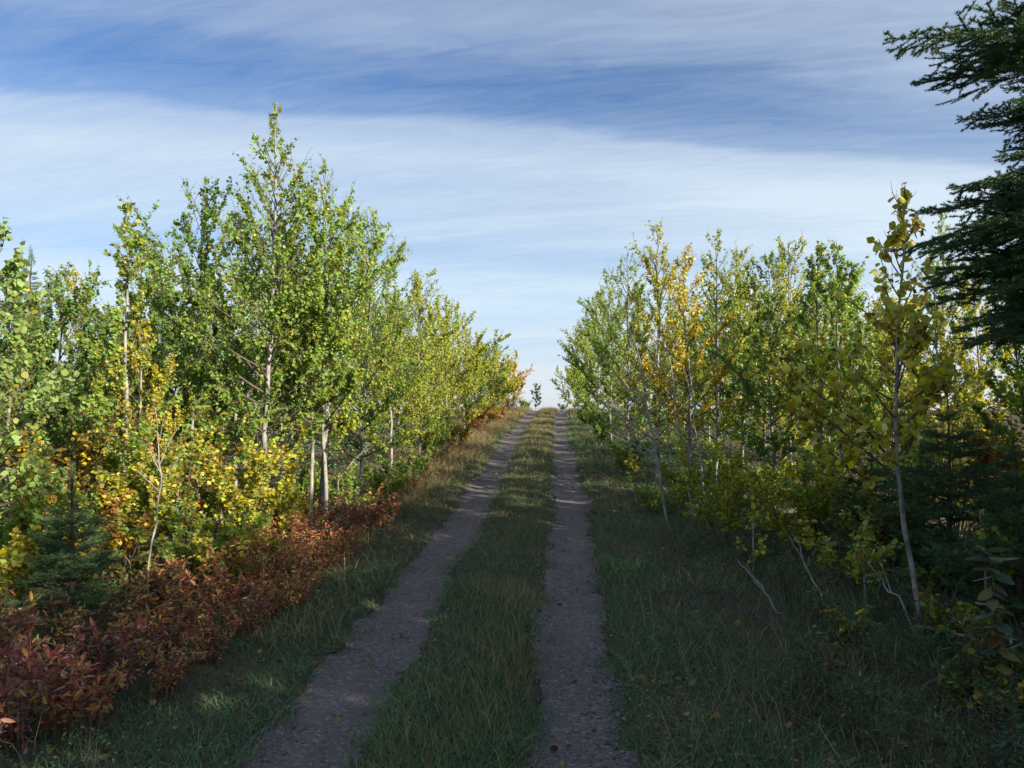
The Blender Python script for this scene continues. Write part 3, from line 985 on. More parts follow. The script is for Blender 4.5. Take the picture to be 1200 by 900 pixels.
# ------------------------------------------------------------------ bare and dead wood
def dead_tree(name, label, cat, base, pts, r0, side, seed, mat=M_DEAD, group=None, twig=.35):
    """pts: stem points relative to the base; side: limbs as (fraction, direction, length)"""
    rng = np.random.default_rng(seed)
    root = thing(name, label, cat, base, 0, group)
    Pn = np.array(pts, float)
    # resample with a little crookedness
    Q = np.array([lerp_poly(Pn, s)[0] for s in np.linspace(0, 1, 14)])
    Q[1:-1] += rng.normal(0, r0 * .5 + .006, (12, 3))
    tb = Tubes()
    tb.add(Q, np.linspace(r0, .0025, 14), 6)
    obj('trunk', tb.mesh('dead_stem', mat), root)
    for (f, d, L) in side:
        q, _ = lerp_poly(Q, f)
        tb = Tubes()
        BP = grow_branch(rng, q, unit(np.array(d, float)), L, .15, 7, .22)
        tb.add(BP, np.linspace(r0 * (1 - f) * .6 + .0025, .0022, len(BP)), 4)
        for k in range(int(L * 18)):
            s = .2 + .75 * rng.random()
            q2, bd = lerp_poly(BP, s)
            td = rot_about(bd, rng.normal(0, 1, 3), R(rng.uniform(25, 60)))
            TP = grow_branch(rng, q2, td, L * twig * rng.uniform(.4, 1.1) * (1.1 - s), .1, 4, .25)
            tb.add(TP, np.linspace(.0028, .0016, len(TP)), 3)
        obj('branch', tb.mesh('dead_branch', mat), root)
    return root


def rel(u0, d0, lst):
    """stem points given as (u, v, d) relative to the foot"""
    x0, y0, z0 = gl_(u0, d0)
    out = [(0, 0, -.04)]
    for u, v, d in lst:
        x, y = at(u, d)
        out.append((x - x0, y - y0, ztop(v, d) - z0))
    return out


DW = 'bleached dead saplings in the thicket'
dead_tree('dead_sapling', 'bleached bare sapling with spreading limbs at the right edge of the grass', 'dead tree', gl_(783, 7.9), rel(783, 7.9, [(772, 560, 7.9), (764, 500, 7.9), (752, 445, 7.9), (745, 395, 7.95), (742, 340, 8.0)]), .015,
          [(.35, (-.8, 0, .55), .75), (.42, (-.7, -.3, .7), .65), (.55, (.45, 0, .9), .6), (.5, (-.5, .3, .8), .7), (.66, (.3, .2, .9), .5), (.30, (-.9, -.2, .35), .6), (.25, (-.7, .2, .6), .8), (.75, (-.3, -.1, .9), .35), (.45, (.7, -.2, .6), .4), (.33, (-.9, .1, .7), .9), (.38, (-.75, -.4, .5), .8), (.28, (-.8, -.1, .7), .95), (.48, (-.6, -.2, .8), .7), (.6, (-.5, -.1, .9), .5)], 71, group=DW)
dead_tree('dead_sapling', 'thin bare grey stem leaning left behind the bleached sapling', 'dead tree', gl_(812, 8.6), rel(812, 8.6, [(803, 540, 8.6), (793, 490, 8.6), (786, 430, 8.7), (778, 380, 8.8)]), .013,
          [(.5, (.5, 0, .8), .4), (.65, (-.5, .1, .8), .35), (.8, (.3, .2, .8), .3)], 72, group=DW)
dead_tree('dead_sapling', 'straight bare grey pole beside the bright yellow aspen', 'dead tree', gl_(826, 9.0), rel(826, 9.0, [(818, 530, 9), (812, 470, 9), (808, 420, 9)]), .015, [(.7, (-.4, .2, .8), .4), (.55, (.5, .1, .7), .35)], 73, group=DW)
dead_tree('dead_sapling', 'forked leafless sapling in front of the yellow shrubs at left', 'dead tree', gl_(176, 5.15), rel(176, 5.15, [(180, 640, 5.15), (188, 590, 5.15), (190, 560, 5.15), (186, 520, 5.2), (182, 478, 5.3)]), .0075,
          [(.55, (.5, -.1, .75), .34), (.5, (-.65, .1, .5), .22), (.68, (.35, .2, .9), .28), (.62, (-.3, -.2, .8), .3), (.8, (.3, 0, .9), .2)], 74, group=DW)
dead_tree('dead_sapling', 'short pale dead stem poking out of the red shrubs', 'dead tree', gl_(272, 6.0), rel(272, 6.0, [(272, 655, 6), (270, 625, 6), (262, 600, 6)]), .010, [(.45, (.75, 0, .6), .3), (.6, (-.3, .2, .8), .25)], 75, group=DW)
dead_tree('dead_sapling', 'leaning dry stem rising beside the left grass verge', 'dead tree', gl_(388, 8.4), rel(388, 8.4, [(400, 560, 8.4), (418, 535, 8.4), (432, 520, 8.4)]), .010, [(.6, (.6, 0, .5), .25)], 76, group=DW)
dead_tree('dead_branch', 'thin dead stem leaning left over the dark right-hand verge', 'dead branch', gl_(975, 4.9), rel(975, 4.9, [(958, 690, 4.9), (940, 655, 4.95), (926, 625, 5.0)]), .009, [(.5, (-.3, 0, .9), .3)], 77, group=DW)
dead_tree('dead_branch', 'long thin dead twig slanting in the right-hand verge nearer the track', 'dead branch', gl_(930, 5.0), rel(930, 5.0, [(905, 715, 5.0), (885, 680, 5.1), (862, 655, 5.3)]), .007, [(.5, (-.5, .1, .6), .25)], 78, group=DW)
dead_tree('dead_branch', 'fallen crooked branch at the foot of the leaning aspen', 'dead branch', (gl_(1068, 4.72)[0], gl_(1068, 4.72)[1], gl_(1068, 4.72)[2] + .04),
          [(0, 0, 0), (.12, -.22, .03), (.22, -.48, .02), (.30, -.72, .0), (.36, -.98, .02)], .013, [(.55, (.8, .2, .25), .4), (.35, (-.5, -.4, .3), .3), (.75, (.6, -.3, .3), .3)], 79, group=DW)
dead_tree('dead_branch', 'dead twig leaning against the foot of the leaning aspen', 'dead branch', gl_(1070, 4.6), rel(1070, 4.6, [(1050, 700, 4.7), (1030, 680, 4.75), (1012, 655, 4.8)]), .007, [(.5, (-.2, 0, .9), .2)], 80, group=DW)
# the birch log lying in the thicket
x0, y0 = at(898, 8.1)
x1, y1 = at(1010, 8.0)
lg = thing('fallen_log', 'short white birch log lying level among the shrubs on the right', 'log', (x0, y0, ztop(598, 8.1)))
tb = Tubes()
tb.add([(0, 0, 0), ((x1 - x0) * .3, (y1 - y0) * .3, .006), ((x1 - x0) * .6, (y1 - y0) * .6, .003), ((x1 - x0), (y1 - y0), .006)], [.030, .032, .029, .027], 9)
obj('log_bark', tb.mesh('log_bark', plain_material('birch_log_bark', [(0.3, (0.20, 0.19, 0.17)), (0.5, (0.40, 0.40, 0.40)), (0.8, (0.55, 0.55, 0.54))], 12, .7, .3, (3, 3, 1))), lg)
tb = Tubes()
tb.add([((x1 - x0) * .4, (y1 - y0) * .4, .01), ((x1 - x0) * .45 + .02, (y1 - y0) * .45 - .03, .10), ((x1 - x0) * .47 + .05, (y1 - y0) * .47 - .04, .16)], [.011, .008, .005], 5)
obj('limb_stub', tb.mesh('limb_stub', M_TWIG), lg)


for f_ in (.22, .8):
    tb = Tubes()
    bx_, by_ = (x1 - x0) * f_, (y1 - y0) * f_
    tb.add([(bx_, by_, 0), (bx_ + .02, by_ + .02, -.1), (bx_ + .03, by_ + .05, g(x0 + bx_, y0 + by_) - ztop(598, 8.1) - .03)], [.010, .009, .008], 5)
    obj('limb_stub', tb.mesh('limb_stub', M_TWIG), lg)


# ------------------------------------------------------------------ shrubs
def bush_geo(seed, H, W, stems, nl, leaf, tmpl_dir=.0, c0=.12):
    """several stems from one root, leaves all the way down"""
    rng = np.random.default_rng(seed)
    limbs, segs = [], []
    for i in range(stems):
        a = i * 2.399 + rng.normal(0, .3)
        sp = W / H * math.sqrt((i + .5) / stems)
        d = unit(np.array([math.cos(a) * sp, math.sin(a) * sp, 1.0]))
        L = H * rng.uniform(.7, 1.05) * math.sqrt(1 + sp * sp) * (1 - .18 * sp)
        BP = grow_branch(rng, (rng.normal(0, .03), rng.normal(0, .03), -.03), d, L, .15, 6, .14)
        tw = []
        for j in range(max(4, int(L * 12))):
            s = .2 + .78 * rng.random()
            q, bd = lerp_poly(BP, s)
            td = rot_about(bd, rng.normal(0, 1, 3), R(rng.uniform(25, 60)))
            tl = L * .26 * rng.uniform(.5, 1.2)
            TP = grow_branch(rng, q, td, tl, .15, 3, .15)
            tw.append(TP)
            segs.append((TP, i, tl))
        segs.append((BP[2:], i, L * .5))
        limbs.append((BP, .004 + .004 * H, tw))
    wts = np.array([s[2] for s in segs]) * rng.uniform(.3, 1.5, len(segs))
    idx = rng.choice(len(segs), nl, p=wts / wts.sum())
    SA = np.array([[lerp_poly(s[0], f)[0] for f in (0, .34, .67, 1)] for s in segs])
    f = rng.uniform(.05, 1.0, nl) * 3
    k = np.minimum(f.astype(int), 2)
    A, B = SA[idx, k], SA[idx, k + 1]
    P = A + (B - A) * (f - k)[:, None]
    td = unit(B - A)
    rd = unit(rng.normal(0, 1, (nl, 3)))
    pet = unit(td * .4 + rd * .8)
    P = P + pet * .012
    axis = unit(pet * .9 + rng.normal(0, .25, (nl, 3)) + np.array([0, 0, -.25]))
    nrm = unit(rng.normal(0, .5, (nl, 3)) + np.array([0, 0, .8]))
    return limbs, (P, axis, nrm, leaf * rng.uniform(.6, 1.25, nl)), rng


def build_bush(name, label, cat, loc, geo, tn, group=None, tmpl=T_OVATE, mleaf=None, stem_mat=None, leaf_parts=0, split=False):
    limbs, (P, axis, nrm, size), rng = geo
    root = thing(name, label, cat, loc, 0, group)
    sm = stem_mat or M_TWIG

    def limb(tb, BP, r, tw):
        tb.add(BP, np.linspace(r, .0018, len(BP)), 4)
        for TP in tw:
            tb.add(TP, np.linspace(.0018, .0008, len(TP)), 3)
    if split:
        for b in limbs:
            tb = Tubes()
            limb(tb, *b)
            obj('stem', tb.mesh('shrub_stem', sm), root)
    else:
        tb = Tubes()
        for b in limbs:
            limb(tb, *b)
        obj('stems', tb.mesh('shrub_stems', sm), root, kind='stuff')
    ml = mleaf or M_LEAF
    if leaf_parts:
        kinds = leaf_kinds(tmpl, ml)
        order = np.argsort(-size)
        nn = unit(nrm)
        ax = unit(axis - nn * np.sum(axis * nn, 1)[:, None])
        sd_ = np.cross(ax, nn)
        for q in order[:leaf_parts]:
            o = obj('leaf', kinds[int(rng.integers(len(kinds)))], root, leafy=1)
            o.matrix_local = Matrix(((*sd_[q],), (*ax[q],), (*nn[q],))).transposed().to_4x4()
            o.location = P[q]
            o.scale = (size[q],) * 3
            o.color = tn
        rest = order[leaf_parts:]
        P, axis, nrm, size = P[rest], axis[rest], nrm[rest], size[rest]
    if len(P):
        V, F = leaf_arrays(rng, P, axis, nrm, size, tmpl)
        o = obj('foliage', np_mesh('shrub_foliage', V, F, ml), root, kind='stuff', leafy=1)
        o.color = tn
    return root


# sunlit understory of the left side
SHL = 'yellow and orange shrubs under the left aspens'
for (u, d, v, W, nl, col, a, lf, lab) in [
    (150, 6.3, 520, .60, 1700, YG, .36, .048, 'golden shrub at the foot of the thin pale-barked aspen'),
    (215, 6.6, 478, .65, 2000, G1, .28, .045, 'yellow-green shrub right of the thin pale-barked aspen'),
    (285, 6.9, 500, .55, 1800, YG, .44, .045, 'bright yellow shrub left of the tallest aspen trunk'),
    (330, 7.1, 560, .40, 900, YG, .38, .042, 'small yellow shrub round the foot of the tallest aspen'),
    (238, 6.9, 520, .26, 420, (.42, .09, .03), .1, .042, 'little red-orange shrub amid the yellow ones on the left'),
    (176, 7.0, 480, .20, 260, (.42, .10, .03), .1, .042, 'small orange-red shoot beside the thin pale-barked aspen'),
    (245, 5.9, 585, .45, 1500, G1, .22, .042, 'green shrub in front of the yellow ones on the left'),
    (275, 5.7, 612, .34, 900, YG, .40, .040, 'low yellow-green shrub above the pale dead stem'),
    (30, 5.6, 520, .55, 1800, G1, .24, .048, 'green and yellow shrub left of the small dense spruce'),
    (118, 6.0, 580, .45, 1200, (.34, .17, .04), .45, .048, 'orange-gold shrub right behind the small dense spruce'),
    (62, 6.6, 500, .55, 1500, (.22, .14, .03), .30, .048, 'brownish gold shrub behind the small dense spruce'),
    (-5, 4.9, 610, .45, 1300, YG, .45, .046, 'yellow-green shrub at the left border below the pale aspen'),
    (160, 5.4, 640, .40, 1100, (.12, .13, .03), .25, .040, 'dull green shrub at the foot of the forked leafless sapling'),
    (205, 5.4, 650, .35, 900, (.14, .14, .03), .35, .038, 'low mottled shrub between the leafless sapling and the green shrub'),
    (405, 8.6, 545, .50, 1300, G1, .15, .044, 'low green shrub behind the three slim white stems'),
    (455, 9.6, 545, .50, 1500, G1, .14, .044, 'low green shrub at the edge of the left verge under the leaning crown'),
    (500, 13.5, 480, .70, 1700, G1, .18, .055, 'green shrub under the feathery-topped aspen'),
    (556, 20.5, 470, .60, 1500, OR, .30, .065, 'orange shrub standing out halfway up the left side'),
    (578, 23.5, 475, .50, 1000, (.36, .20, .05), .35, .065, 'tan-orange shrub near the upper left verge'),
    (535, 16.5, 495, .50, 1100, (.26, .19, .05), .4, .055, 'straw-yellow shrub at the upper left verge'),
    (470, 11.0, 530, .50, 1200, G2, .10, .048, 'dark green shrub in the shade of the left aspens'),
    (345, 8.2, 540, .55, 1400, G1, .25, .044, 'green shrub filling the gap behind the tallest aspen trunk'),
    (95, 7.4, 450, .60, 1600, G2, .2, .048, 'dark green shrub between the small spruce and the dark aspen'),
]:
    p = gl_(u, d)
    H = max(.25, ztop(v, d) - p[2])
    build_bush('leafy_shrub', lab, 'shrub', p, bush_geo(int(u * 7 + d * 13) % 9999 + 300, H, W * 1.12, 9, int(nl * 2.0), lf * .80), tint(col, a), SHL, tmpl=T_KITE if d > 7.5 else T_ASPEN)

SHR = 'shrubs under the right aspens'
for (u, d, v, W, nl, col, a, lf, lab) in [
    (848, 7.3, 525, .62, 2600, YG, .16, .036, 'yellow-green rounded shrub at the right edge of the grass'),
    (925, 6.9, 540, .55, 1900, YG, .28, .038, 'yellow-olive shrub right of the rounded yellow-green one'),
    (1005, 6.3, 570, .50, 1500, (.22, .25, .06), .25, .040, 'olive shrub just behind the leaning trunk, on its left'),
    (1120, 4.6, 735, .40, 700, G2, .12, .040, 'dark green low shrub at the right foot of the leaning trunk'),
    (1190, 4.1, 745, .45, 700, G2, .20, .045, 'dark low shrub in the lower right corner'),
    (1060, 5.6, 665, .40, 800, G2, .10, .040, 'dark low shrub behind the foot of the leaning trunk'),
    (1150, 3.7, 830, .30, 500, (.14, .20, .07), .25, .038, 'weedy low shrub under the broad-leaved herb'),
    (985, 4.6, 760, .26, 420, (.16, .20, .06), .35, .030, 'small weedy shrub around the thin leaning dead stem'),
    (770, 8.8, 560, .40, 900, G1, .15, .038, 'low green shrub left of the rounded yellow-green one'),
    (800, 9.4, 540, .45, 1300, G2, .15, .040, 'dark low shrub behind the bleached sapling'),
    (735, 12.0, 510, .50, 1500, G2, .10, .046, 'dark green shrub at the foot of the right wall of foliage'),
    (905, 9.4, 535, .50, 1500, YG, .25, .042, 'yellow shrub behind the white birch log'),
    (888, 7.7, 582, .26, 420, YG, .15, .038, 'small olive sprig hiding the near end of the white birch log'),
    (985, 5.7, 600, .55, 330, YG, .30, .050, 'low sprig of yellow-green leaves left of the leaning trunk'),
    (960, 7.0, 520, .50, 1300, G1, .35, .046, 'mottled shrub in the shade above the white birch log'),
    (1120, 4.7, 690, .32, 130, YG, .30, .045, 'small yellow-leaved sprig right of the leaning trunk'),
    (1165, 6.2, 470, .45, 1100, (.30, .12, .03), .35, .050, 'rusty orange shrub in front of the dark spruce'),
    (1120, 7.5, 425, .55, 1400, YG, .45, .046, 'yellow-leaved shrub lit by the sun behind the leaning aspen'),
    (1195, 5.4, 560, .40, 800, G2, .15, .046, 'dark green shrub low at the right border'),
    (1060, 6.8, 500, .55, 1500, G1, .20, .046, 'shaded green shrub behind the leaning trunk'),
    (705, 17.0, 480, .50, 1300, G2, .08, .056, 'dark shrub halfway along the right track'),
    (688, 23.0, 478, .50, 1100, G1, .10, .066, 'green shrub near the crest along the right track'),
]:
    p = gl_(u, d)
    H = max(.25, ztop(v, d) - p[2])
    build_bush('leafy_shrub', lab, 'shrub', p, bush_geo(int(u * 7 + d * 13) % 9999 + 300, H, W * 1.12, 9, int(nl * 1.8), lf * .84), tint(col, a), SHR, tmpl=T_KITE if d > 7.5 else T_ASPEN)

# tall leafy weeds that thicken the right verge
WD = 'leafy weeds standing in the right-hand verge'
M_WEED = leaf_material('weed_leaf', (0.19, 0.15, 0.05), spread=1.2, trans=.3, gloss=.02, rough=.6)
weeds = []
for k in range(4):
    weeds.append(build_bush('tall_weed', 'x', 'weed', (0, 0, 0), bush_geo(700 + k, .42, .16, (3, 4, 5, 3)[k], (150, 200, 240, 130)[k], (.050, .040, .034, .060)[k]), tint((.07, .125, .05), .2), WD, T_LANCE, M_WEED, M_TWIG))
    kids(weeds[-1])
for i in range(64):
    y = 2.9 + 8.5 * rnd.random() ** 1.3
    x = 1.0 + bend(y) + (1.0 + .22 * y) * rnd.random() ** .75
    sc = rnd.uniform(.55, 1.15) * (.75 + .25 * min(1, (x - .8) / 1.2))
    tn = tint(rnd.choice([(.065, .13, .055), (.085, .135, .05), (.11, .14, .05), (.05, .105, .05)]), rnd.choice([.05, .15, .3, .5]))
    lab = 'leafy weed in the shaded grass between the right track and the thicket' if x < 2.0 else 'leafy weed in the shade close to the right thicket'
    if i < 4:
        weeds[i].location, weeds[i].scale, weeds[i]['label'] = (x, y, g(x, y)), (sc,) * 3, lab
    else:
        dup(weeds[i % 4], (x, y, g(x, y)), rnd.uniform(0, 6.28), sc, lab, WD + (' near the track' if x < 2.0 else ' near the thicket'), tn)
for q in weeds:
    q['group'] = WD + (' near the track' if q.location.x < 2.0 else ' near the thicket')
for (u, d, v, nl, lab) in [(880, 6.0, 590, 150, 'thin yellow-leaved aspen shoot in front of the yellow-green shrubs'), (1010, 5.2, 640, 130, 'thin yellow-leaved aspen shoot left of the leaning trunk foot'),
                           (745, 9.5, 530, 160, 'thin aspen shoot at the grass edge left of the bleached sapling'), (1150, 5.0, 600, 170, 'thin aspen shoot between the leaning trunk and the right border')]:
    p = gl_(u, d)
    build_aspen('aspen_shoot', lab, 'sapling', p, aspen_geo(int(u), ztop(v, d) - p[2], .22, .2, 12, nl, .036, (rnd.uniform(-.1, .1), 0)), tint(YG, .4), 'thin aspen shoots along the right verge')

# wine-red shrubs of the left verge
BU1 = (.230, .060, .054)
BU2 = (.350, .120, .050)
BU3 = (.170, .110, .048)
reds = []
for k in range(3):
    reds.append(build_bush('red_shrub', 'x', 'shrub', (0, 0, 0), bush_geo(500 + k, .46, .42, 12, 620, .056), tint(BU1, .2), 'x', T_LANCE, M_RLEAF, M_RSTEM, leaf_parts=95, split=True))
    kids(reds[-1])
redfar = []
for k in range(2):
    redfar.append(build_bush('red_shrub', 'x', 'shrub', (0, 0, 0), bush_geo(520 + k, .46, .42, 11, 760, .048), tint(BU2, .3), 'x', T_LANCE, M_RLEAF, M_RSTEM))
    kids(redfar[-1])
RG = 'wine-red shrubs along the left verge'
spots = [
    (15, 3.45, 1.0, BU1, .22, 'wine-red shrub in the lower left corner of the view'),
    (95, 3.55, .85, BU2, .25, 'rusty red shrub second from the lower left corner'),
    (-60, 3.9, 1.05, BU3, .30, 'brownish red shrub cut by the left border low down'),
    (50, 3.95, .95, BU1, .10, 'purple-red shrub behind the one in the lower left corner'),
    (140, 3.95, .85, BU1, .05, 'purple-red shrub catching a glint of sun near the lower left'),
    (180, 4.4, .80, BU2, .30, 'rust-red shrub beside the lower part of the left grass verge'),
    (0, 4.35, .95, BU3, .40, 'brown-green shrub at the left border under the small spruce'),
    (110, 4.45, .75, BU3, .45, 'brown-red shrub in front of the small dense spruce'),
    (225, 4.75, .85, BU2, .28, 'rust-red shrub below the pale dead stem'),
    (160, 4.9, .80, BU3, .40, 'brownish shrub at the foot of the leafless sapling'),
    (262, 5.2, .85, BU2, .20, 'red shrub with reddish tips in the middle of the verge'),
    (205, 5.3, .85, BU2, .40, 'rust-red shrub behind the middle of the red verge'),
]
spots_far = [
    (305, 5.7, .95, BU2, .45, 'sunlit rust-orange shrub in the middle of the red verge'),
    (255, 5.9, .80, BU2, .35, 'small rust shrub beside the pale dead stem'),
    (340, 6.1, .90, BU2, .65, 'sunlit coppery shrub before the tallest aspen'),
    (300, 6.5, .85, BU2, .40, 'red-brown shrub left of the tallest aspen foot'),
    (372, 6.7, .85, BU2, .35, 'red-brown shrub in front of the three white stems'),
    (350, 7.3, .95, BU2, .25, 'red-brown shrub behind the coppery one'),
    (400, 7.4, .85, BU1, .25, 'dull red shrub right of the three white stems'),
    (425, 7.9, .70, BU1, .10, 'dark red shrub at the tip of the red verge'),
    (385, 8.2, .95, BU3, .30, 'brown-red shrub between the white stems and the thicket'),
    (440, 8.8, .80, BU3, .35, 'dull brown shrub where the red verge ends'),
    (200, 3.95, .62, BU2, .30, 'low rust shrub reaching into the grass near the lower left corner'),
    (252, 4.4, .62, BU2, .40, 'low red-orange shrub at the grass edge below the middle of the red verge'),
    (296, 4.8, .66, BU1, .35, 'low dark red shrub at the grass edge in the middle of the red verge'),
    (345, 5.4, .68, BU2, .60, 'low orange shrub at the grass edge before the coppery one'),
    (392, 6.3, .70, BU2, .45, 'low rust shrub at the grass edge before the white stems'),
    (322, 5.2, .70, BU2, .55, 'low rust-orange shrub at the grass edge of the red verge'),
    (365, 5.9, .75, BU2, .40, 'rust shrub spilling onto the left grass verge'),
    (410, 6.9, .70, BU2, .30, 'small rust shrub nearest the bend of the left track'),
    (450, 8.0, .75, BU2, .35, 'reddish brown shrub at the far grass edge of the red verge'),
    (478, 10.2, .80, BU3, .45, 'brown low shrub at the left verge below the bushy leaning aspen'),
    (497, 11.8, .85, BU3, .55, 'tan low shrub at the left verge below the feathery aspen'),
    (520, 14.0, .95, BU3, .50, 'brown low shrub at the left verge below the rounded aspen'),
    (540, 17.0, 1.0, BU3, .60, 'straw-brown low shrub halfway up the left verge'),
    (556, 20.0, 1.1, BU2, .50, 'rust low shrub on the verge below the orange one'),
    (590, 30.0, 1.4, BU3, .45, 'brown low shrub on the left verge at the crest'),
    (598, 33.0, 1.4, BU3, .35, 'brown low shrub on the crest beside the left track'),
    (572, 26.0, 1.3, BU3, .55, 'tan low shrub on the left verge below the crest'),
    (660, 36.0, 1.2, BU3, .45, 'brown low shrub on the crest beside the right track'),
]
for lst, src in ((spots, reds), (spots_far, redfar)):
    for i, (u, d, sc, col, a, lab) in enumerate(lst):
        pr = src[i % len(src)]
        loc = gl_(u, d)
        if i < len(src):
            pr.location, pr.scale, pr['label'], pr['group'] = loc, (sc,) * 3, lab, RG
            for c in pr.children:
                if c.get('leafy'):
                    c.color = tint(col, a)
        else:
            dup(pr, loc, rnd.uniform(0, 6.28), sc, lab, RG, tint(col, a))

# the broad-leaved herb at the right border
p = gl_(1168, 3.75)
hb = thing('broad_leaved_herb', 'tall herb with long pale drooping leaves at the right border', 'plant', p)
rg = np.random.default_rng(77)
SP = np.array([(0, 0, -.03), (-.01, 0, .2), (-.03, .01, .42), (-.05, .0, .64), (-.06, .0, .78)])
tb = Tubes()
tb.add(SP, [.006, .005, .0045, .003, .002], 5)
obj('stem', tb.mesh('herb_stem', M_RSTEM), hb)
M_BROAD = leaf_material('broad_leaf', (0.24, 0.17, 0.03), spread=.8, trans=.3, gloss=.05, rough=.5)
bl = leaf_kinds(T_OVATE * np.array([.95, 1, 1]), M_BROAD)
for i in range(34):
    s = .12 + .88 * i / 33
    q, _ = lerp_poly(SP, s)
    a = i * 2.399 + 2.6
    ax = unit(np.array([math.cos(a), math.sin(a), -.65 + rg.normal(0, .25) + .6 * (s > .85)]))
    nn = unit(np.array([0, 0, 1.0]) + rg.normal(0, .25, 3))
    ax = unit(ax - nn * (ax @ nn) * .6)
    sd_ = unit(np.cross(ax, nn))
    nn = np.cross(sd_, ax)
    o = obj('leaf', bl[i % 3], hb)
    o.matrix_local = Matrix(((*sd_,), (*ax,), (*nn,))).transposed().to_4x4()
    o.location = q
    o.scale = (rg.uniform(.085, .135),) * 3
    o.color = tint((.075, .12, .075) if i % 3 else (.20, .17, .03), .1)


# ------------------------------------------------------------------ ground cover
def blade_arrays(rng, P, h, wd, lean):
    n = len(P)
    a = rng.uniform(0, 6.283, n)
    fx, fy = np.cos(a), np.sin(a)
    lx, ly = rng.normal(0, 1, n) * lean, rng.normal(0, 1, n) * lean
    b0 = P + np.stack([-fx * wd, -fy * wd, 0 * h], 1)
    b1 = P + np.stack([fx * wd, fy * wd, 0 * h], 1)
    mid = P + np.stack([lx * h * .35, ly * h * .35, h * .55], 1)
    m0 = mid - np.stack([fx * wd, fy * wd, 0 * h], 1) * .75
    m1 = mid + np.stack([fx * wd, fy * wd, 0 * h], 1) * .75
    tip = P + np.stack([lx * h, ly * h, h * (1 - .25 * np.minimum(1, np.abs(lx) + np.abs(ly)))], 1)
    V = np.stack([b0, b1, m0, m1, tip], 1).reshape(-1, 3)
    near = P[:, 1] < 6.5
    i = np.arange(n)[:, None, None] * 5
    F = np.concatenate([(i[near] + np.array([(0, 1, 3), (0, 3, 2), (2, 3, 4)])[None]).reshape(-1, 3), (i[~near] + np.array([(0, 1, 4)])[None]).reshape(-1, 3)])
    return V, F


def scatter(n, fx, y0, y1, keep, ypow=1.0):
    out = []
    while len(out) < n:
        y = y0 + (y1 - y0) * rnd.random() ** ypow
        x = fx(y)
        k = keep(x, y)
        if rnd.random() < k:
            out.append((x, y, g(x, y)))
    return np.array(out)


def on_track(x, y, m=0.0):
    b = bend(y)
    for xc in (TL, TR):
        f = x - xc - b
        if -track_half(xc, y, -1) + m < f < track_half(xc, y, 1) - m:
            return True
    return False


def patch(x, y, s=.9, off=0.0):
    return mnoise.noise(Vector((x * s, y * s, 7.7 + off)))


def grass(name, n, fx, y0, y1, keep, hmin, hmax, wd, lean, mat, ypow, seed):
    rg = np.random.default_rng(seed)
    P = scatter(n, fx, y0, y1, keep, ypow)
    grow = 1 + np.clip(P[:, 1] - 6, 0, 30) * .07
    tall = np.array([.75 + .6 * patch(x, y, 1.3, 3) for x, y, z in P])
    h = rg.uniform(hmin, hmax, n) * np.clip(tall, .35, 1.4)
    V, F = blade_arrays(rg, P, h, wd * grow * rg.uniform(.7, 1.3, n), lean)
    return obj(name, np_mesh(name, V, F, mat), kind='stuff')


def k_med(x, y):
    if on_track(x, y, .01 + .11 * max(0, patch(x, y, 2.2))):
        return .015
    e = min(abs(x - TL - bend(y)), abs(x - TR - bend(y)))
    return min(1, (e - .16) * 5) * (.65 + .5 * patch(x, y, 1.5))


med = lambda y: rnd.uniform(-1.05, .02) + bend(y)
grass('median_grass', 52000, med, 2.3, 42, k_med, .03, .105, .0016, .85, M_GRASS, 2.0, 1)
grass('median_dry_grass', 21000, med, 2.3, 42, lambda x, y: k_med(x, y) * (.30 + .045 * min(y, 14) * .8 + .8 * patch(x, y, 1.1, 5)), .06, .20, .0013, .5, M_STRAW, 1.8, 2)


def k_left(x, y):
    if on_track(x, y, .01 + .10 * max(0, patch(x, y, 2.0, 3))):
        return .012
    far = -1.32 + bend(y) - x
    return (.5 + .6 * patch(x, y, 1.2)) * (1 if far < .9 else .55)


lft = lambda y: rnd.uniform(-3.2 - .02 * y, -1.3) + bend(y)
grass('left_verge_grass', 60000, lft, 2.3, 42, k_left, .03, .13, .0017, .95, M_GRASS, 1.9, 3)
grass('left_verge_dry_grass', 42000, lft, 4.5, 42, lambda x, y: k_left(x, y) * (.10 + .75 * min(1, y / 14) + .6 * patch(x, y, .8, 9)) * (1 if x < -1.6 + bend(y) else .35), .10, .42, .0015, .7, M_STRAW, 1.3, 4)


def k_right(x, y):
    if on_track(x, y, .01 + .12 * max(0, patch(x, y, 2.0, 6))):
        return .012
    return .55 + .6 * patch(x, y, 1.2, 2)


rgt = lambda y: rnd.uniform(.28, 3.2 + .01 * y) + bend(y)
grass('right_verge_grass', 90000, rgt, 2.2, 40, k_right, .04, .19, .0017, .95, M_GRASS, 1.9, 5)
grass('right_verge_dry_grass', 11000, rgt, 2.6, 40, lambda x, y: k_right(x, y) * (.3 + .8 * patch(x, y, .8, 4)), .12, .42, .0012, .7, M_STRAW, 1.3, 6)


grass('right_verge_stalks', 1500, lambda y: rnd.uniform(.8, 3.4) + bend(y), 2.6, 12, lambda x, y: max(0, .2 + patch(x, y, .9, 14)), .22, .62, .0013, .35, M_TWIG, 1.3, 14)
grass('left_verge_stalks', 700, lambda y: rnd.uniform(-3.6, -1.7) + bend(y), 2.8, 12, lambda x, y: max(0, .2 + patch(x, y, .9, 18)), .22, .60, .0013, .35, M_TWIG, 1.3, 15)


def k_edge(x, y):
    b = bend(y)
    for xc in (TL, TR):
        f = x - xc - b
        e = min(abs(f + track_half(xc, y, -1)), abs(f - track_half(xc, y, 1)))
        if e < .11:
            return (1 - e / .11) * max(0, .25 + 1.6 * patch(x, y, 3.1, 31))
    return 0


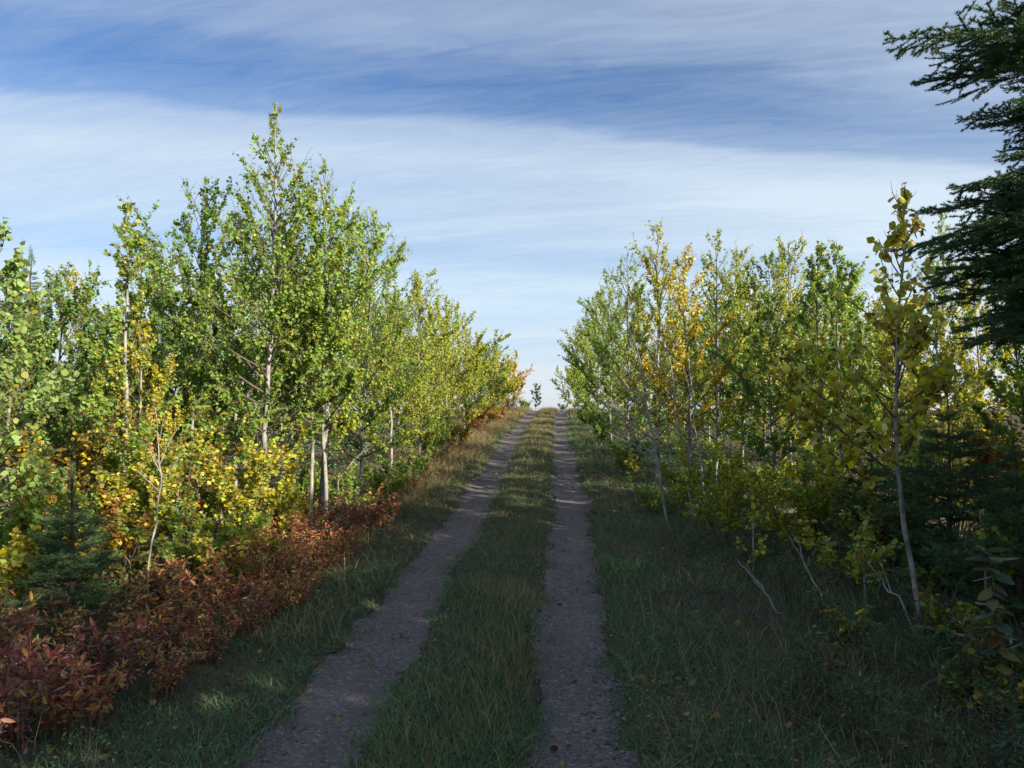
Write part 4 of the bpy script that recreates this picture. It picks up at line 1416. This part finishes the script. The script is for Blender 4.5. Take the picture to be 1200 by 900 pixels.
grass('track_edge_tufts', 22000, lambda y: rnd.choice([TL, TR]) + rnd.uniform(-.4, .4) + bend(y), 2.3, 26, k_edge, .02, .085, .0016, 1.1, M_GRASS, 1.7, 9)
grass('crest_grass', 5000, lambda y: rnd.uniform(-3.4, 1.8) + bend(y), 27, 38, lambda x, y: 0 if on_track(x, y) else .4 + patch(x, y, 1.4), .10, .34, .0022, .5, M_STRAW, 1.0, 8)


def herbs(name, n, fx, y0, y1, keep, size, zmax, mat, tmpl, ypow, seed, up=.9):
    rg = np.random.default_rng(seed)
    P = scatter(n, fx, y0, y1, keep, ypow)
    hh = np.array([max(.1, .55 + .9 * patch(x, y, 1.0, 12)) for x, y, z in P])
    P[:, 2] += rg.uniform(0.005, 1, n) ** 1.3 * zmax * hh
    grow = 1 + np.clip(P[:, 1] - 6, 0, 30) * .05
    V, F = leaf_arrays(rg, P, rg.normal(0, 1, (n, 3)) * np.array([1, 1, .35]), rg.normal(0, .5, (n, 3)) + np.array([0, 0, up]), size * rg.uniform(.5, 1.3, n) * grow, tmpl)
    return obj(name, np_mesh(name, V, F, mat), kind='stuff')


herbs('right_verge_herbs', 30000, lambda y: rnd.uniform(.33, 3.6) + bend(y), 2.2, 26, lambda x, y: 0 if on_track(x, y, -.03) else (.35 + .9 * patch(x, y, 1.0, 12)), .021, .20, M_HERB, T_BLADE, 1.6, 21)
herbs('left_verge_herbs', 16000, lambda y: rnd.uniform(-4.2, -1.38) + bend(y), 2.4, 26, lambda x, y: 0 if on_track(x, y, -.03) else (.30 + .9 * patch(x, y, 1.0, 12)), .021, .15, M_HERB, T_BLADE, 1.5, 22)
herbs('median_herbs', 5000, med, 2.3, 16, lambda x, y: k_med(x, y) * (.2 + 1.0 * patch(x, y, 1.6, 20)), .022, .05, M_HERB, T_BLADE, 1.6, 23)
herbs('thicket_undergrowth', 26000, lambda y: rnd.choice([-1, 1]) * rnd.uniform(1.9, 6.5) - .3, 6.0, 30, lambda x, y: .5, .030, .42, M_HERB, T_KITE, 1.3, 24, .6)
herbs('leaf_litter', 9000, lambda y: rnd.uniform(-5, 5), 2.3, 22, lambda x, y: .12 if -1.5 < x < .4 else .8, .034, .02, M_LITTER, T_ASPEN, 1.6, 25)

# single stones that can be picked out at the track edges
SG = 'pale stones at the edges of the wheel tracks'
STN = [
    (410, 648, .035, 'flat pale stone on the outer edge of the left track, halfway to the bend'),
    (443, 707, .024, 'small whitish stone on the outer edge of the left track'),
    (441, 715, .018, 'smaller pale stone just below the whitish one on the left track'),
    (341, 816, .018, 'pale stone at the outer edge of the left track near the bottom'),
    (314, 890, .020, 'pinkish stone at the very bottom of the left track'),
    (647, 761, .018, 'pale stone lying inside the right track'),
    (631, 782, .016, 'light stone where the median meets the right track'),
    (596, 854, .024, 'grey stone in the median grass near the bottom'),
    (690, 850, .015, 'small light stone in the middle of the right track near the bottom'),
    (792, 790, .022, 'white stone in the grass right of the right track'),
    (684, 893, .024, 'pale stone at the very bottom of the right track'),
    (437, 742, .020, 'half-buried stone on the outer side of the left track'),
]
for (u, v, r, lab) in STN:
    d = 1.65 * 890 / (v - 435) * .995
    x, y = at(u, d)
    n_ = 5
    Vv, Ff = [], []
    rg2 = np.random.default_rng(u)
    for i in range(1, n_):
        th = math.pi * i / n_
        for j in range(8):
            ph = j * math.pi / 4
            k_ = rg2.uniform(.82, 1.12)
            Vv.append((r * 1.25 * math.sin(th) * math.cos(ph) * k_, r * .9 * math.sin(th) * math.sin(ph) * k_, r * .55 * math.cos(th) * k_))
    Vv += [(0, 0, r * .5), (0, 0, -r * .5)]
    for i in range(n_ - 2):
        for j in range(8):
            Ff.append((i * 8 + j, (i + 1) * 8 + j, (i + 1) * 8 + (j + 1) % 8))
            Ff.append((i * 8 + j, (i + 1) * 8 + (j + 1) % 8, i * 8 + (j + 1) % 8))
    for j in range(8):
        Ff.append((len(Vv) - 2, j, (j + 1) % 8))
        Ff.append((len(Vv) - 1, (n_ - 2) * 8 + (j + 1) % 8, (n_ - 2) * 8 + j))
    o = obj('stone', np_mesh('stone', Vv, Ff, M_STONE), label=lab, category='stone', group=SG)
    o.location = (x, y, g(x, y) + r * .22)
    o.rotation_euler = (0, 0, rnd.uniform(0, 6))

print('background aspens', n_back, 'objects', len(bpy.data.objects))
